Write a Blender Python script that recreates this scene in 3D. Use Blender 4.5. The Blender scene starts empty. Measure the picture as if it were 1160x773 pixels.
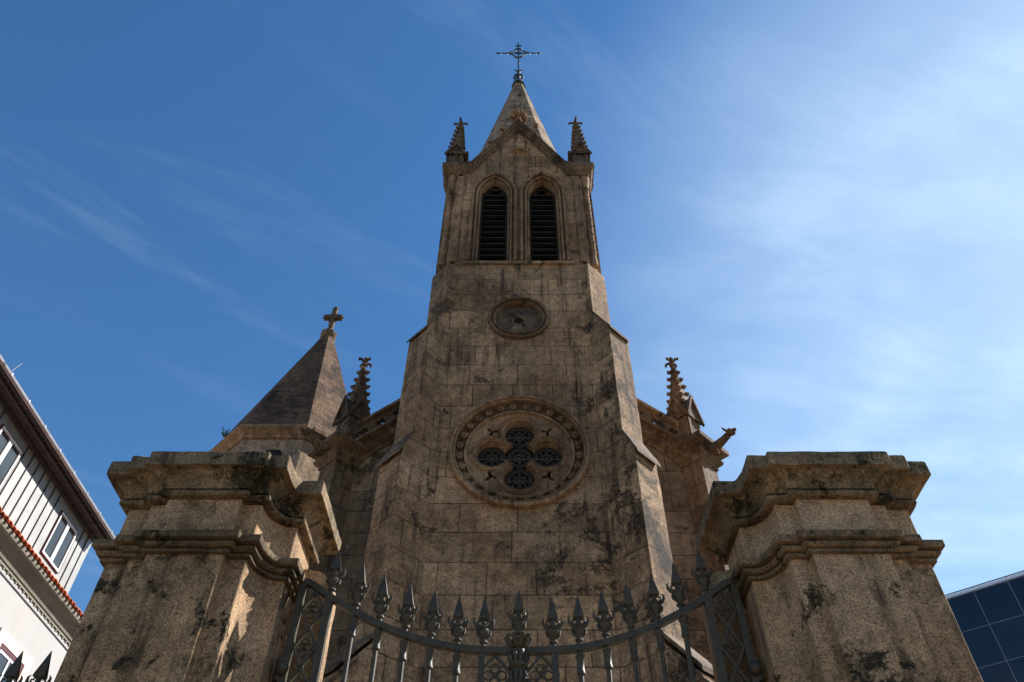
import bpy, bmesh, math, random
from mathutils import Vector, Matrix, noise
from mathutils.geometry import tessellate_polygon
PI = math.pi; R = math.radians
random.seed(7)
scene = bpy.context.scene
COL = scene.collection

# ------------------------------------------------------------------ camera
cam_d = bpy.data.cameras.new('camera'); cam = bpy.data.objects.new('camera', cam_d)
COL.objects.link(cam); scene.camera = cam
cam.location = (0, 0, 1.6)
cam.rotation_euler = (R(90 + 47.4), 0, 0)
cam_d.sensor_width = 36; cam_d.lens = 36 * 870 / 1160
cam_d.shift_x = -7.3 / 1160
cam_d.clip_start = 0.05; cam_d.clip_end = 3000

# ------------------------------------------------------------------ light
SUN_EL, SUN_AZ = 39.0, 26.0        # azimuth measured from +X towards +Y
sd = Vector((math.cos(R(SUN_EL)) * math.cos(R(SUN_AZ)), math.cos(R(SUN_EL)) * math.sin(R(SUN_AZ)), math.sin(R(SUN_EL))))
sl = bpy.data.lights.new('sun', 'SUN'); so = bpy.data.objects.new('sun', sl); COL.objects.link(so)
sl.energy = 5.0; sl.angle = R(0.5); sl.color = (1.0, 0.975, 0.94)
so.rotation_euler = sd.to_track_quat('Z', 'Y').to_euler(); so.location = sd * 80

world = bpy.data.worlds.new('World'); scene.world = world; world.use_nodes = True
nt = world.node_tree; N = nt.nodes; L = nt.links
bg = N['Background']; bg.inputs['Strength'].default_value = 0.082
sky = N.new('ShaderNodeTexSky'); sky.sky_type = 'NISHITA'; sky.sun_disc = False
sky.sun_elevation = R(SUN_EL); sky.sun_rotation = R(90 - SUN_AZ)
sky.air_density = 1.25; sky.dust_density = 0.2; sky.ozone_density = 4.0
tc = N.new('ShaderNodeTexCoord')
sep = N.new('ShaderNodeSeparateXYZ'); L.new(tc.outputs['Generated'], sep.inputs[0])
def wm(op, a, b=None, clamp=False):
    n = N.new('ShaderNodeMath'); n.operation = op; n.use_clamp = clamp
    for i, v in enumerate((a, b)):
        if v is None: continue
        if isinstance(v, (int, float)): n.inputs[i].default_value = v
        else: L.new(v, n.inputs[i])
    return n.outputs[0]
zz = wm('MAXIMUM', sep.outputs[2], 0.08)
comb = N.new('ShaderNodeCombineXYZ'); L.new(wm('DIVIDE', sep.outputs[0], zz), comb.inputs[0]); L.new(wm('DIVIDE', sep.outputs[1], zz), comb.inputs[1])
def cloud(rot, sc, scale, detail, lo, hi, dist, loc=(0, 0, 0)):
    mp = N.new('ShaderNodeMapping'); mp.vector_type = 'TEXTURE'; sc = tuple(1 / q for q in sc); mp.inputs['Rotation'].default_value = (0, 0, R(rot)); mp.inputs['Scale'].default_value = sc
    mp.inputs['Location'].default_value = loc
    L.new(comb.outputs[0], mp.inputs[0])
    nz = N.new('ShaderNodeTexNoise'); nz.inputs['Scale'].default_value = scale; nz.inputs['Detail'].default_value = detail
    nz.inputs['Roughness'].default_value = 0.62; nz.inputs['Distortion'].default_value = dist
    L.new(mp.outputs[0], nz.inputs['Vector'])
    mr = N.new('ShaderNodeMapRange'); mr.interpolation_type = 'SMOOTHSTEP'
    mr.inputs['From Min'].default_value = lo; mr.inputs['From Max'].default_value = hi
    L.new(nz.outputs[0], mr.inputs['Value']); return mr.outputs[0]
c_str = cloud(40, (0.55, 2.4, 1), 1.6, 7, 0.50, 0.80, 0.4, (0.2, 0.1, 0))
c_rip = cloud(12, (0.8, 2.0, 1), 3.0, 9, 0.36, 0.76, 0.35)
c_big = cloud(10, (1.0, 1.0, 1), 0.9, 4, 0.40, 0.68, 0.3, (3.1, 0.4, 0))
c_gate = cloud(0, (1, 1, 1), 1.3, 3, 0.42, 0.62, 0.2, (0.7, 0.2, 0))
# thin cirrus thickens on the side of the sky towards the sun
dot = N.new('ShaderNodeVectorMath'); dot.operation = 'DOT_PRODUCT'; L.new(tc.outputs['Generated'], dot.inputs[0]); hz_ = Vector((650, 600, 560)).normalized(); dot.inputs[1].default_value = hz_
veil = N.new('ShaderNodeMapRange'); veil.interpolation_type = 'SMOOTHSTEP'
veil.inputs['From Min'].default_value = 0.74; veil.inputs['From Max'].default_value = 1.0
L.new(dot.outputs['Value'], veil.inputs['Value'])
a1 = wm('MULTIPLY', wm('MULTIPLY', c_str, c_gate), 0.15)
a2 = wm('MULTIPLY', wm('MULTIPLY', wm('ADD', wm('MULTIPLY', c_rip, 0.30), 0.55), wm('ADD', wm('MULTIPLY', c_big, 0.40), 0.60)), wm('MULTIPLY', veil.outputs[0], 0.85))
fac = wm('ADD', a1, a2, True)
mixc = N.new('ShaderNodeMix'); mixc.data_type = 'RGBA'
hsv = N.new('ShaderNodeHueSaturation'); hsv.inputs['Hue'].default_value = 0.501; hsv.inputs['Saturation'].default_value = 1.22; hsv.inputs['Value'].default_value = 1.0
L.new(sky.outputs[0], hsv.inputs['Color'])
L.new(fac, mixc.inputs['Factor']); L.new(hsv.outputs[0], mixc.inputs[6]); mixc.inputs[7].default_value = (6.0, 7.7, 9.0, 1)
L.new(mixc.outputs[2], bg.inputs['Color'])

scene.view_settings.view_transform = 'Standard'; scene.view_settings.look = 'None'
scene.view_settings.gamma = 1; scene.view_settings.use_curve_mapping = False
scene.view_settings.exposure = 0.90
scene.render.engine = 'CYCLES'

# ------------------------------------------------------------------ materials
def new_mat(name):
    m = bpy.data.materials.new(name); m.use_nodes = True
    t = m.node_tree; b = t.nodes['Principled BSDF']
    return m, t, b
class NB:
    """small node-building helper"""
    def __init__(s, t): s.t = t
    def n(s, typ, **kw):
        o = s.t.nodes.new(typ)
        for k, v in kw.items(): setattr(o, k, v)
        return o
    def link(s, a, b): s.t.links.new(a, b)
    def val(s, sock, v):
        if hasattr(v, 'is_output') or isinstance(v, bpy.types.NodeSocket): s.link(v, sock)
        else: sock.default_value = v
    def math(s, op, a, b=0.0, clamp=False):
        o = s.n('ShaderNodeMath', operation=op, use_clamp=clamp); s.val(o.inputs[0], a); s.val(o.inputs[1], b); return o.outputs[0]
    def noise(s, vec, scale, detail=4, rough=0.55, dist=0.0):
        o = s.n('ShaderNodeTexNoise'); s.link(vec, o.inputs['Vector'])
        o.inputs['Scale'].default_value = scale; o.inputs['Detail'].default_value = detail
        o.inputs['Roughness'].default_value = rough; o.inputs['Distortion'].default_value = dist
        return o.outputs[0]
    def ramp(s, v, lo, hi, a=0.0, b=1.0, smooth=True):
        o = s.n('ShaderNodeMapRange', interpolation_type='SMOOTHSTEP' if smooth else 'LINEAR')
        s.val(o.inputs['Value'], v); s.val(o.inputs['From Min'], lo); s.val(o.inputs['From Max'], hi)
        s.val(o.inputs['To Min'], a); s.val(o.inputs['To Max'], b); return o.outputs[0]
    def mix(s, f, a, b, mode='MIX'):
        o = s.n('ShaderNodeMix', data_type='RGBA', blend_type=mode)
        s.val(o.inputs[0], f)
        for i, v in ((6, a), (7, b)):
            if isinstance(v, tuple): o.inputs[i].default_value = (*v, 1) if len(v) == 3 else v
            else: s.link(v, o.inputs[i])
        return o.outputs[2]
    def mapping(s, vec, scale=(1, 1, 1), rot=(0, 0, 0), loc=(0, 0, 0)):
        o = s.n('ShaderNodeMapping'); s.link(vec, o.inputs[0]); o.inputs['Scale'].default_value = scale
        o.inputs['Rotation'].default_value = rot; o.inputs['Location'].default_value = loc; return o.outputs[0]

def stone(name, ca, cb, dark, blocks=None, joint=0.012, lichen=0.5, streak=0.6, grain=70, grain_amt=0.35, moss=0.0, rough_bump=0.5, pit=0.4, soot=0.0, pscale=1.0, blotch=0.0):
    m, t, b = new_mat(name); k = NB(t)
    pos = k.n('ShaderNodeNewGeometry').outputs['Position']
    uv = k.n('ShaderNodeUVMap').outputs[0]
    big = k.noise(pos, 0.9, 4, 0.6)
    col = k.mix(k.ramp(big, 0.35, 0.65), ca, cb)
    warmn = k.noise(pos, 3.1, 5, 0.65)
    col = k.mix(k.ramp(warmn, 0.4, 0.75, 0, 0.45), col, tuple(min(1, c * f) for c, f in zip(cb, (1.35, 1.25, 1.1))))
    height = None
    if blocks:
        bw, bh = blocks
        br = k.n('ShaderNodeTexBrick', offset=0.5, offset_frequency=2, squash=1.25, squash_frequency=3)
        wob = k.noise(uv, 1.3, 3)
        vm = k.n('ShaderNodeVectorMath', operation='ADD'); k.link(uv, vm.inputs[0])
        cw = k.n('ShaderNodeCombineXYZ'); k.link(k.math('MULTIPLY', k.math('SUBTRACT', wob, 0.5), 0.03), cw.inputs[0]); k.link(k.math('MULTIPLY', k.math('SUBTRACT', wob, 0.5), 0.02), cw.inputs[1])
        k.link(cw.outputs[0], vm.inputs[1]); k.link(vm.outputs[0], br.inputs['Vector'])
        br.inputs['Color1'].default_value = (0.0, 0.0, 0.0, 1); br.inputs['Color2'].default_value = (1, 1, 1, 1); br.inputs['Mortar'].default_value = (0.5, 0.5, 0.5, 1)
        br.inputs['Scale'].default_value = 1; br.inputs['Mortar Size'].default_value = joint; br.inputs['Mortar Smooth'].default_value = 0.3
        br.inputs['Brick Width'].default_value = bw; br.inputs['Row Height'].default_value = bh; br.inputs['Bias'].default_value = 0
        tone = k.ramp(br.outputs['Color'], 0, 1, 0.76, 1.20, False)
        cc = k.n('ShaderNodeCombineColor'); k.link(tone, cc.inputs[0]); k.link(tone, cc.inputs[1]); k.link(k.math('MULTIPLY', tone, 0.98), cc.inputs[2])
        col = k.mix(1.0, col, cc.outputs[0], 'MULTIPLY')
        jn = k.math('MULTIPLY', br.outputs['Fac'], k.ramp(k.noise(pos, 2.2, 3), 0.3, 0.6, 0.35, 1.0))
        col = k.mix(k.math('MULTIPLY', jn, 0.9), col, dark)
        height = k.math('MULTIPLY', jn, -0.02)
    # long vertical run-off streaks
    if streak:
        sv = k.mapping(pos, (3.8 * pscale ** 0.7, 3.8 * pscale ** 0.7, 0.20 * pscale))
        st = k.noise(sv, 1.5, 6, 0.65, 0.15)
        brk = k.noise(pos, 1.4 * pscale, 5, 0.65)
        sm = k.math('MULTIPLY', k.ramp(st, 0.46, 0.70), k.ramp(brk, 0.34, 0.62))
        col = k.mix(k.math('MULTIPLY', sm, streak), col, dark)
    if blotch:
        bn = k.noise(k.mapping(pos, loc=(2, 5, 1)), 0.8 * pscale, 8, 0.68, 0.4)
        sp_ = k.ramp(k.noise(pos, 26, 4, 0.7), 0.38, 0.60, 0.25, 1.0)
        col = k.mix(k.math('MULTIPLY', k.math('MULTIPLY', k.ramp(bn, 0.47, 0.62), sp_), blotch), col, (0.038, 0.029, 0.016))
    if soot:
        sz_ = k.n('ShaderNodeSeparateXYZ'); k.link(pos, sz_.inputs[0])
        so_ = k.math('MULTIPLY', k.ramp(k.math('ADD', k.ramp(sz_.outputs[2], 15.0, 20.0, 0, 0.06), k.noise(k.mapping(pos, (1, 1, 0.55), loc=(4, 1, 2)), 0.55, 6, 0.6)), 0.42, 0.66), k.ramp(k.noise(pos, 4.0, 7, 0.7), 0.3, 0.6, 0.35, 1.0))
        col = k.mix(k.math('MULTIPLY', so_, soot), col, (0.055, 0.040, 0.028))
    # black lichen / soot patches
    if lichen:
        ln = k.noise(pos, 1.15 * pscale, 9, 0.70, 0.3)
        if soot: ln = k.math('SUBTRACT', ln, 0.035)
        if soot:   # one large lichen colony near the right-hand buttress, and another by the window
            for c_, rr in (((2.1, 11.6, 9.3), 2.6), ((1.75, 11.9, 12.7), 1.0), ((1.8, 11.8, 15.0), 0.7), ((1.9, 11.6, 6.3), 1.6), ((-2.2, 11.8, 15.8), 0.8)):
                dn_ = k.n('ShaderNodeVectorMath', operation='DISTANCE'); k.link(pos, dn_.inputs[0]); dn_.inputs[1].default_value = c_
                ln = k.math('ADD', ln, k.ramp(dn_.outputs['Value'], rr, rr * 0.2, 0, 0.085))
        lm = k.ramp(ln, 0.555, 0.60)
        fine = k.ramp(k.noise(pos, 17 * pscale ** 0.7, 5, 0.75), 0.34, 0.54)
        col = k.mix(k.math('MULTIPLY', k.math('MULTIPLY', lm, fine), lichen), col, tuple(c * 0.75 for c in dark))
        pale = k.ramp(k.noise(k.mapping(pos, loc=(7, 3, 9)), 2.3, 8, 0.72), 0.62, 0.70)
        col = k.mix(k.math('MULTIPLY', pale, 0.35), col, (0.42, 0.38, 0.30))
    if moss:
        mn = k.ramp(k.noise(pos, 4.5, 8, 0.75, 0.4), 0.5, 0.62)
        col = k.mix(k.math('MULTIPLY', mn, moss), col, (0.045, 0.041, 0.018))
    mot = k.ramp(k.noise(k.mapping(pos, loc=(1, 8, 4)), 7.0 * pscale ** 0.5, 7, 0.72), 0.32, 0.68, 0.66 if pscale == 1 else 0.84, 1.30 if pscale == 1 else 1.14, False)
    cm_ = k.n('ShaderNodeCombineColor')
    for i in range(3): k.link(mot, cm_.inputs[i])
    col = k.mix(1.0, col, cm_.outputs[0], 'MULTIPLY')
    # granite grain
    g1 = k.noise(pos, grain, 3, 0.75); g2 = k.noise(pos, grain * 0.28, 4, 0.7)
    gs = k.ramp(g1, 0.3, 0.7, 1 - grain_amt, 1 + grain_amt, False)
    gt = k.ramp(g2, 0.35, 0.65, 0.84, 1.14, False)
    gg = k.math('MULTIPLY', gs, gt)
    cc2 = k.n('ShaderNodeCombineColor')
    for i in range(3): k.link(gg, cc2.inputs[i])

    col = k.mix(1.0, col, cc2.outputs[0], 'MULTIPLY')
    k.link(col, b.inputs['Base Color'])
    b.inputs['Roughness'].default_value = 0.93
    b.inputs['Specular IOR Level'].default_value = 0.25
    hh = k.math('ADD', k.math('MULTIPLY', g1, 0.004 * pit), k.math('MULTIPLY', g2, 0.010 * rough_bump))
    hh = k.math('ADD', hh, k.math('MULTIPLY', k.noise(pos, 5, 5, 0.6), 0.02 * rough_bump))
    if height is not None: hh = k.math('ADD', hh, height)
    bp = k.n('ShaderNodeBump'); bp.inputs['Strength'].default_value = 0.9; bp.inputs['Distance'].default_value = 1.0
    k.link(hh, bp.inputs['Height']); k.link(bp.outputs[0], b.inputs['Normal'])
    return m

def simple(name, c, rough=0.6, metal=0.0, var=0.15, scale=6, bump=0.0, spec=0.5, dirt=None, stretch=(1, 1, 1)):
    m, t, b = new_mat(name); k = NB(t)
    pos = k.n('ShaderNodeNewGeometry').outputs['Position']
    n1 = k.noise(k.mapping(pos, stretch), scale, 5, 0.65)
    col = k.mix(k.ramp(n1, 0.3, 0.7), tuple(x * (1 - var) for x in c), tuple(min(1, x * (1 + var)) for x in c))
    if dirt:
        col = k.mix(k.math('MULTIPLY', k.ramp(k.noise(k.mapping(pos, (1, 1, 0.3)), scale * 0.6, 7, 0.7), 0.48, 0.72), dirt[1]), col, dirt[0])
    k.link(col, b.inputs['Base Color']); b.inputs['Roughness'].default_value = rough
    b.inputs['Metallic'].default_value = metal; b.inputs['Specular IOR Level'].default_value = spec
    if bump:
        bp = k.n('ShaderNodeBump'); bp.inputs['Distance'].default_value = bump; bp.inputs['Strength'].default_value = 0.7
        k.link(k.noise(pos, scale * 8, 4, 0.6), bp.inputs['Height']); k.link(bp.outputs[0], b.inputs['Normal'])
    return m

DK = (0.030, 0.022, 0.015)
M = {}
M['tower'] = stone('tower_granite', (0.225, 0.133, 0.071), (0.405, 0.260, 0.150), DK, blocks=(0.86, 0.62), joint=0.010, lichen=0.88, streak=0.97, grain=22, grain_amt=0.55, soot=0.60)
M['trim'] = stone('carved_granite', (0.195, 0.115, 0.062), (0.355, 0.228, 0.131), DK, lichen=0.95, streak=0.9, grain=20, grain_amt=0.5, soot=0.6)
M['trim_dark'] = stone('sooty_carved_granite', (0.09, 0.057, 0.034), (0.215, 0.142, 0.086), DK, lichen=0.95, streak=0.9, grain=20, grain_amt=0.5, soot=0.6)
M['turret_wall'] = stone('turret_wall_stone', (0.25, 0.175, 0.115), (0.38, 0.275, 0.185), DK, lichen=0.5, streak=0.6, grain=22, grain_amt=0.4)
M['recess_stone'] = stone('dark_recess_stone', (0.09, 0.062, 0.042), (0.16, 0.11, 0.075), DK, lichen=0.9, streak=0.8, grain=34, grain_amt=0.4)  # darker stone colour for the rosette channel and the niche plates
M['nave'] = stone('nave_granite', (0.125, 0.082, 0.051), (0.235, 0.160, 0.102), DK, blocks=(0.8, 0.58), joint=0.010, lichen=0.8, streak=0.8, grain=48, grain_amt=0.3)
M['spire'] = stone('spire_stone', (0.20, 0.138, 0.085), (0.34, 0.245, 0.16), DK, blocks=(0.6, 0.42), joint=0.012, lichen=0.8, streak=0.7, grain=40, grain_amt=0.3)
M['turret_roof'] = stone('turret_roof_stone', (0.070, 0.040, 0.024), (0.15, 0.092, 0.055), (0.02, 0.015, 0.012), blocks=(0.50, 0.30), joint=0.010, lichen=0.8, streak=0.4, grain=16, grain_amt=0.6)
M['pier'] = stone('pier_granite', (0.245, 0.150, 0.078), (0.43, 0.284, 0.166), (0.022, 0.018, 0.010), lichen=0.5, streak=0.45, grain=110, grain_amt=0.75, pit=0.35, rough_bump=0.12, pscale=3.2, blotch=0.22)
M['pier_panel'] = stone('pier_panel_granite', (0.230, 0.141, 0.074), (0.43, 0.284, 0.166), (0.022, 0.018, 0.010), lichen=0.95, streak=0.85, grain=110, grain_amt=0.75, pit=0.35, rough_bump=0.15, pscale=3.2, blotch=0.75)
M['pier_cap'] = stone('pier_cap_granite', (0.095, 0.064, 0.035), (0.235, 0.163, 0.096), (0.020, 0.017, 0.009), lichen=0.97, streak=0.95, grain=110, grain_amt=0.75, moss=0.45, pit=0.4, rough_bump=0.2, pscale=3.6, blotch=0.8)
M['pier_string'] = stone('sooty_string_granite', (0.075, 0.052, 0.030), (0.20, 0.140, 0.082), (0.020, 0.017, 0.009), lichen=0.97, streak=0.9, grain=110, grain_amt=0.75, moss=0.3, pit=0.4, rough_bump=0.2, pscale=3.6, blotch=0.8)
M['iron'] = simple('dark_green_painted_iron', (0.060, 0.050, 0.032), 0.5, 0.0, 0.3, 30, 0.0012, 0.28, dirt=((0.10, 0.052, 0.026), 0.5))
M['cross_iron'] = simple('verdigris_cross_iron', (0.035, 0.06, 0.055), 0.5, 0.3, 0.35, 12, 0.0, 0.5)
M['louvre'] = simple('weathered_louvre_slate', (0.026, 0.021, 0.016), 0.85, 0, 0.4, 9, 0.003, 0.12)
M['slat'] = simple('weathered_grey_slat', (0.060, 0.052, 0.044), 0.85, 0, 0.5, 7, 0.003, 0.12, dirt=((0.02, 0.018, 0.015), 0.7), stretch=(1, 1, 3))
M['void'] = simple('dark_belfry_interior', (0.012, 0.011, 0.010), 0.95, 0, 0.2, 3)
M['came'] = simple('lead_came', (0.085, 0.070, 0.052), 0.8, 0.0, 0.3, 20)
M['glass_dark'] = simple('dark_leaded_glass', (0.006, 0.006, 0.006), 0.75, 0, 0.5, 8, 0.004, 0.03)
M['dial'] = stone('worn_clock_dial', (0.06, 0.043, 0.03), (0.13, 0.092, 0.062), (0.022, 0.017, 0.012), lichen=0.95, streak=0.8, grain=60, grain_amt=0.4)
M['dial_pale'] = stone('pale_dial_stone', (0.15, 0.105, 0.066), (0.24, 0.17, 0.11), DK, lichen=0.3, streak=0.2, grain=60, grain_amt=0.3)
M['render_white'] = simple('off_white_render', (0.40, 0.38, 0.36), 0.9, 0, 0.04, 1.2, 0.002, 0.3, dirt=((0.42, 0.37, 0.30), 0.25))
M['dentil'] = simple('greyed_dentil_plaster', (0.30, 0.275, 0.24), 0.9, 0, 0.15, 3)
M['cove'] = simple('grey_stucco_cove', (0.26, 0.225, 0.175), 0.9, 0, 0.15, 2.0, 0.003, 0.3, dirt=((0.15, 0.12, 0.09), 0.5))
M['cladding'] = simple('zinc_cladding', (0.30, 0.29, 0.27), 0.5, 0.15, 0.12, 1.7, 0.0, 0.5, dirt=((0.26, 0.25, 0.22), 0.4))
M['seam'] = simple('dark_cladding_seam', (0.03, 0.03, 0.03), 0.7)
M['soffit'] = simple('grey_brown_soffit', (0.075, 0.082, 0.090), 0.8, 0, 0.15, 3, 0, 0.2)
M['gutter'] = simple('metal_gutter', (0.42, 0.40, 0.42), 0.4, 0.6, 0.1, 3, 0.0, 0.5, dirt=((0.2, 0.17, 0.15), 0.5))
M['tile'] = simple('terracotta_tile', (0.50, 0.13, 0.050), 0.85, 0, 0.35, 5, 0.004, 0.3, dirt=((0.22, 0.10, 0.06), 0.5))
M['red_frame'] = simple('burgundy_frame_paint', (0.085, 0.012, 0.014), 0.45, 0, 0.1, 5)
M['white_paint'] = simple('white_window_paint', (0.75, 0.74, 0.72), 0.4, 0, 0.04, 5)
M['pinkstone'] = simple('pale_pink_stone_surround', (0.62, 0.52, 0.44), 0.85, 0, 0.15, 12, 0.002)
M['terra_dark'] = simple('roof_deck', (0.15, 0.12, 0.1), 0.9)
def glass(name, c, rough=0.06):
    m, t, b = new_mat(name); k = NB(t)
    pos = k.n('ShaderNodeNewGeometry').outputs['Position']
    rn = k.n('ShaderNodeObjectInfo').outputs['Random']
    k.link(k.mix(k.math('MULTIPLY', k.ramp(k.noise(pos, 0.8, 3), 0.3, 0.7), rn), tuple(x * 0.6 for x in c), tuple(x * 1.7 for x in c)), b.inputs['Base Color'])
    b.inputs['Roughness'].default_value = rough; b.inputs['IOR'].default_value = 1.5; b.inputs['Specular IOR Level'].default_value = 0.5
    bp = k.n('ShaderNodeBump'); bp.inputs['Distance'].default_value = 0.01; bp.inputs['Strength'].default_value = 0.15
    k.link(k.noise(pos, 0.9, 2), bp.inputs['Height']); k.link(bp.outputs[0], b.inputs['Normal'])
    return m
M['pane'] = glass('window_glass', (0.06, 0.07, 0.075), 0.1)
M['office_glass'] = glass('navy_curtain_glass', (0.006, 0.012, 0.028), 0.12)
M['office_frame'] = simple('pale_aluminium', (0.13, 0.15, 0.19), 0.45, 0.2, 0.05, 3)
M['parapet_white'] = simple('pale_blue_parapet_metal', (0.62, 0.66, 0.74), 0.5, 0.1, 0.04, 3)
M['asphalt'] = simple('asphalt', (0.05, 0.05, 0.052), 0.9, 0, 0.25, 14, 0.004)
M['paving'] = stone('granite_paving', (0.20, 0.150, 0.100), (0.27, 0.205, 0.140), (0.06, 0.05, 0.04), blocks=(0.6, 0.4), joint=0.012, lichen=0.3, streak=0, grain=90, grain_amt=0.3)
M['kerb'] = stone('kerb_granite', (0.30, 0.27, 0.23), (0.36, 0.33, 0.28), (0.06, 0.05, 0.04), lichen=0.3, streak=0, grain=90, grain_amt=0.3)
M['leaf'] = simple('weed_leaf', (0.07, 0.10, 0.03), 0.8, 0, 0.3, 9)
M['line_paint'] = simple('road_paint', (0.7, 0.7, 0.68), 0.8, 0, 0.1, 12)

# ------------------------------------------------------------------ mesh helpers
def wloc(o):
    v = Vector((0, 0, 0))
    while o is not None: v = v + o.location; o = o.parent
    return v
class MB:
    def __init__(s): s.v = []; s.f = []
    def add(s, vs, fs):
        o = len(s.v); s.v += [tuple(p) for p in vs]; s.f += [tuple(i + o for i in f) for f in fs]; return s
    def box(s, x0, x1, y0, y1, z0, z1):
        return s.add([(x0, y0, z0), (x1, y0, z0), (x1, y1, z0), (x0, y1, z0), (x0, y0, z1), (x1, y0, z1), (x1, y1, z1), (x0, y1, z1)],
                     [(0, 3, 2, 1), (4, 5, 6, 7), (0, 1, 5, 4), (1, 2, 6, 5), (2, 3, 7, 6), (3, 0, 4, 7)])
    def prism(s, pts, z0, z1):     # pts counter-clockwise in plan
        n = len(pts)
        return s.add([(x, y, z0) for x, y in pts] + [(x, y, z1) for x, y in pts],
                     [tuple(reversed(range(n))), tuple(range(n, 2 * n))] + [(i, (i + 1) % n, (i + 1) % n + n, i + n) for i in range(n)])
    def hull(s, a, b):             # two matching loops
        n = len(a)
        return s.add(list(a) + list(b), [tuple(reversed(range(n))), tuple(range(n, 2 * n))] + [(i, (i + 1) % n, (i + 1) % n + n, i + n) for i in range(n)])
    def loft(s, loops, closed=True, caps=False):
        n = len(loops[0]); vs = [p for l in loops for p in l]; fs = []
        for j in range(len(loops) - 1):
            for i in range(n if closed else n - 1):
                a = j * n + i; b2 = j * n + (i + 1) % n
                fs.append((a, b2, b2 + n, a + n))
        if caps:
            fs.append(tuple(reversed(range(n)))); fs.append(tuple(range((len(loops) - 1) * n, len(loops) * n)))
        return s.add(vs, fs)
    def lathe(s, prof, c, n=12, axis='z', sq=1.0, rot=0.0):
        loops = []
        for r, h in prof:
            l = []
            for i in range(n):
                a = 2 * PI * i / n + rot
                if axis == 'z': l.append((c[0] + r * math.cos(a), c[1] + r * sq * math.sin(a), c[2] + h))
                else: l.append((c[0] + r * math.cos(a), c[1] + h, c[2] + r * math.sin(a)))
            loops.append(l)
        return s.loft(loops, True, True)
    def tube(s, pts, r, n=6, closed=False):
        pts = [Vector(p) for p in pts]; m = len(pts); loops = []
        rr = r if isinstance(r, (list, tuple)) else [r] * m
        for i, p in enumerate(pts):
            if closed: t = pts[(i + 1) % m] - pts[i - 1]
            else: t = pts[min(i + 1, m - 1)] - pts[max(i - 1, 0)]
            t.normalize(); up = Vector((0, 1, 0)) if abs(t.y) < 0.9 else Vector((1, 0, 0))
            u = t.cross(up).normalized(); w = t.cross(u).normalized()
            loops.append([tuple(p + (u * math.cos(2 * PI * k / n + PI / n) + w * math.sin(2 * PI * k / n + PI / n)) * rr[i]) for k in range(n)])
        if closed: loops.append(loops[0]); return s.loft(loops, True, False)
        return s.loft(loops, True, True)
    def bar(s, pts, w, h, side=(0, 1, 0)):      # rectangular section: w along 'side', h across
        pts = [Vector(p) for p in pts]; m = len(pts); sd_ = Vector(side); loops = []
        for i, p in enumerate(pts):
            t = (pts[min(i + 1, m - 1)] - pts[max(i - 1, 0)]).normalized(); nn = t.cross(sd_).normalized()
            loops.append([tuple(p + sd_ * a * w / 2 + nn * b_ * h / 2) for a, b_ in ((-1, -1), (1, -1), (1, 1), (-1, 1))])
        return s.loft(loops, True, True)
    def blob(s, c, r, sx=1, sy=1, sz=1, seed=0, amp=0.18, sub=2):
        bm = bmesh.new(); bmesh.ops.create_icosphere(bm, subdivisions=sub, radius=1)
        vs = []
        for v in bm.verts:
            k = 1 + amp * noise.noise(v.co * 2.2 + Vector((seed * 3.7, seed, 0)))
            vs.append((c[0] + v.co.x * r * sx * k, c[1] + v.co.y * r * sy * k, c[2] + v.co.z * r * sz * k))
        fs = [tuple(v.index for v in f.verts) for f in bm.faces]; bm.free(); return s.add(vs, fs)
    def plate(s, loops, y0, y1):   # loops of (x,z): outline first then holes; front at y0
        tl = [[Vector((x, z, 0)) for x, z in l] for l in loops]
        tris = tessellate_polygon(tl); flat = [p for l in loops for p in l]; n = len(flat)
        vs = [(x, y0, z) for x, z in flat] + [(x, y1, z) for x, z in flat]; fs = []
        for a, b_, c in tris: fs.append((a, b_, c)); fs.append((a + n, c + n, b_ + n))
        o = 0
        for l in loops:
            m = len(l)
            for i in range(m): a, b_ = o + i, o + (i + 1) % m; fs.append((a, b_, b_ + n, a + n))
            o += m
        return s.add(vs, fs)
    def xf(s, mat):
        s.v = [tuple(mat @ Vector(p)) for p in s.v]; return s
    def build(s, name, mat, parent=None, smooth=38, jitter=0.0, jscale=6.0, origin=None, sub=None):
        me = bpy.data.meshes.new(name)
        off = wloc(parent) if parent is not None else Vector(origin or (0, 0, 0))
        me.from_pydata([tuple(Vector(p) - off) for p in s.v], [], s.f)
        bm = bmesh.new(); bm.from_mesh(me)
        if sub:   # break long edges so that the surface can be worn
            for _ in range(6):
                lg = [e for e in bm.edges if e.calc_length() > sub]
                if not lg or len(bm.verts) > 40000: break
                bmesh.ops.subdivide_edges(bm, edges=lg, cuts=1, use_grid_fill=True)
                bmesh.ops.triangulate(bm, faces=[f for f in bm.faces if len(f.verts) > 4])
        bmesh.ops.recalc_face_normals(bm, faces=bm.faces)
        if jitter:
            bm.normal_update(); new = []
            for v in bm.verts:
                p = (v.co + off)
                new.append(v.co + noise.noise_vector(p * jscale) * jitter + noise.noise_vector(p * jscale * 4.1) * jitter * 0.45)
            for v, c in zip(bm.verts, new): v.co = c
        uvl = bm.loops.layers.uv.new('UVMap')
        for f in bm.faces:
            n_ = f.normal; t = Vector((-n_.y, n_.x, 0))
            if t.length < 0.15: t = Vector((1, 0, 0)); u2 = Vector((0, 1, 0))
            else: t.normalize(); u2 = n_.cross(t)
            if u2.z < 0: u2 = -u2
            vz = 1 / max(0.3, abs(u2.z)) if abs(u2.z) > 0.01 else 1
            for lp in f.loops:
                w_ = lp.vert.co + off
                lp[uvl].uv = (w_.dot(t) + 50, (w_.z if abs(u2.z) > 0.9 else w_.dot(u2)) + 50)
        bm.to_mesh(me); bm.free()
        me.materials.append(M[mat])
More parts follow.
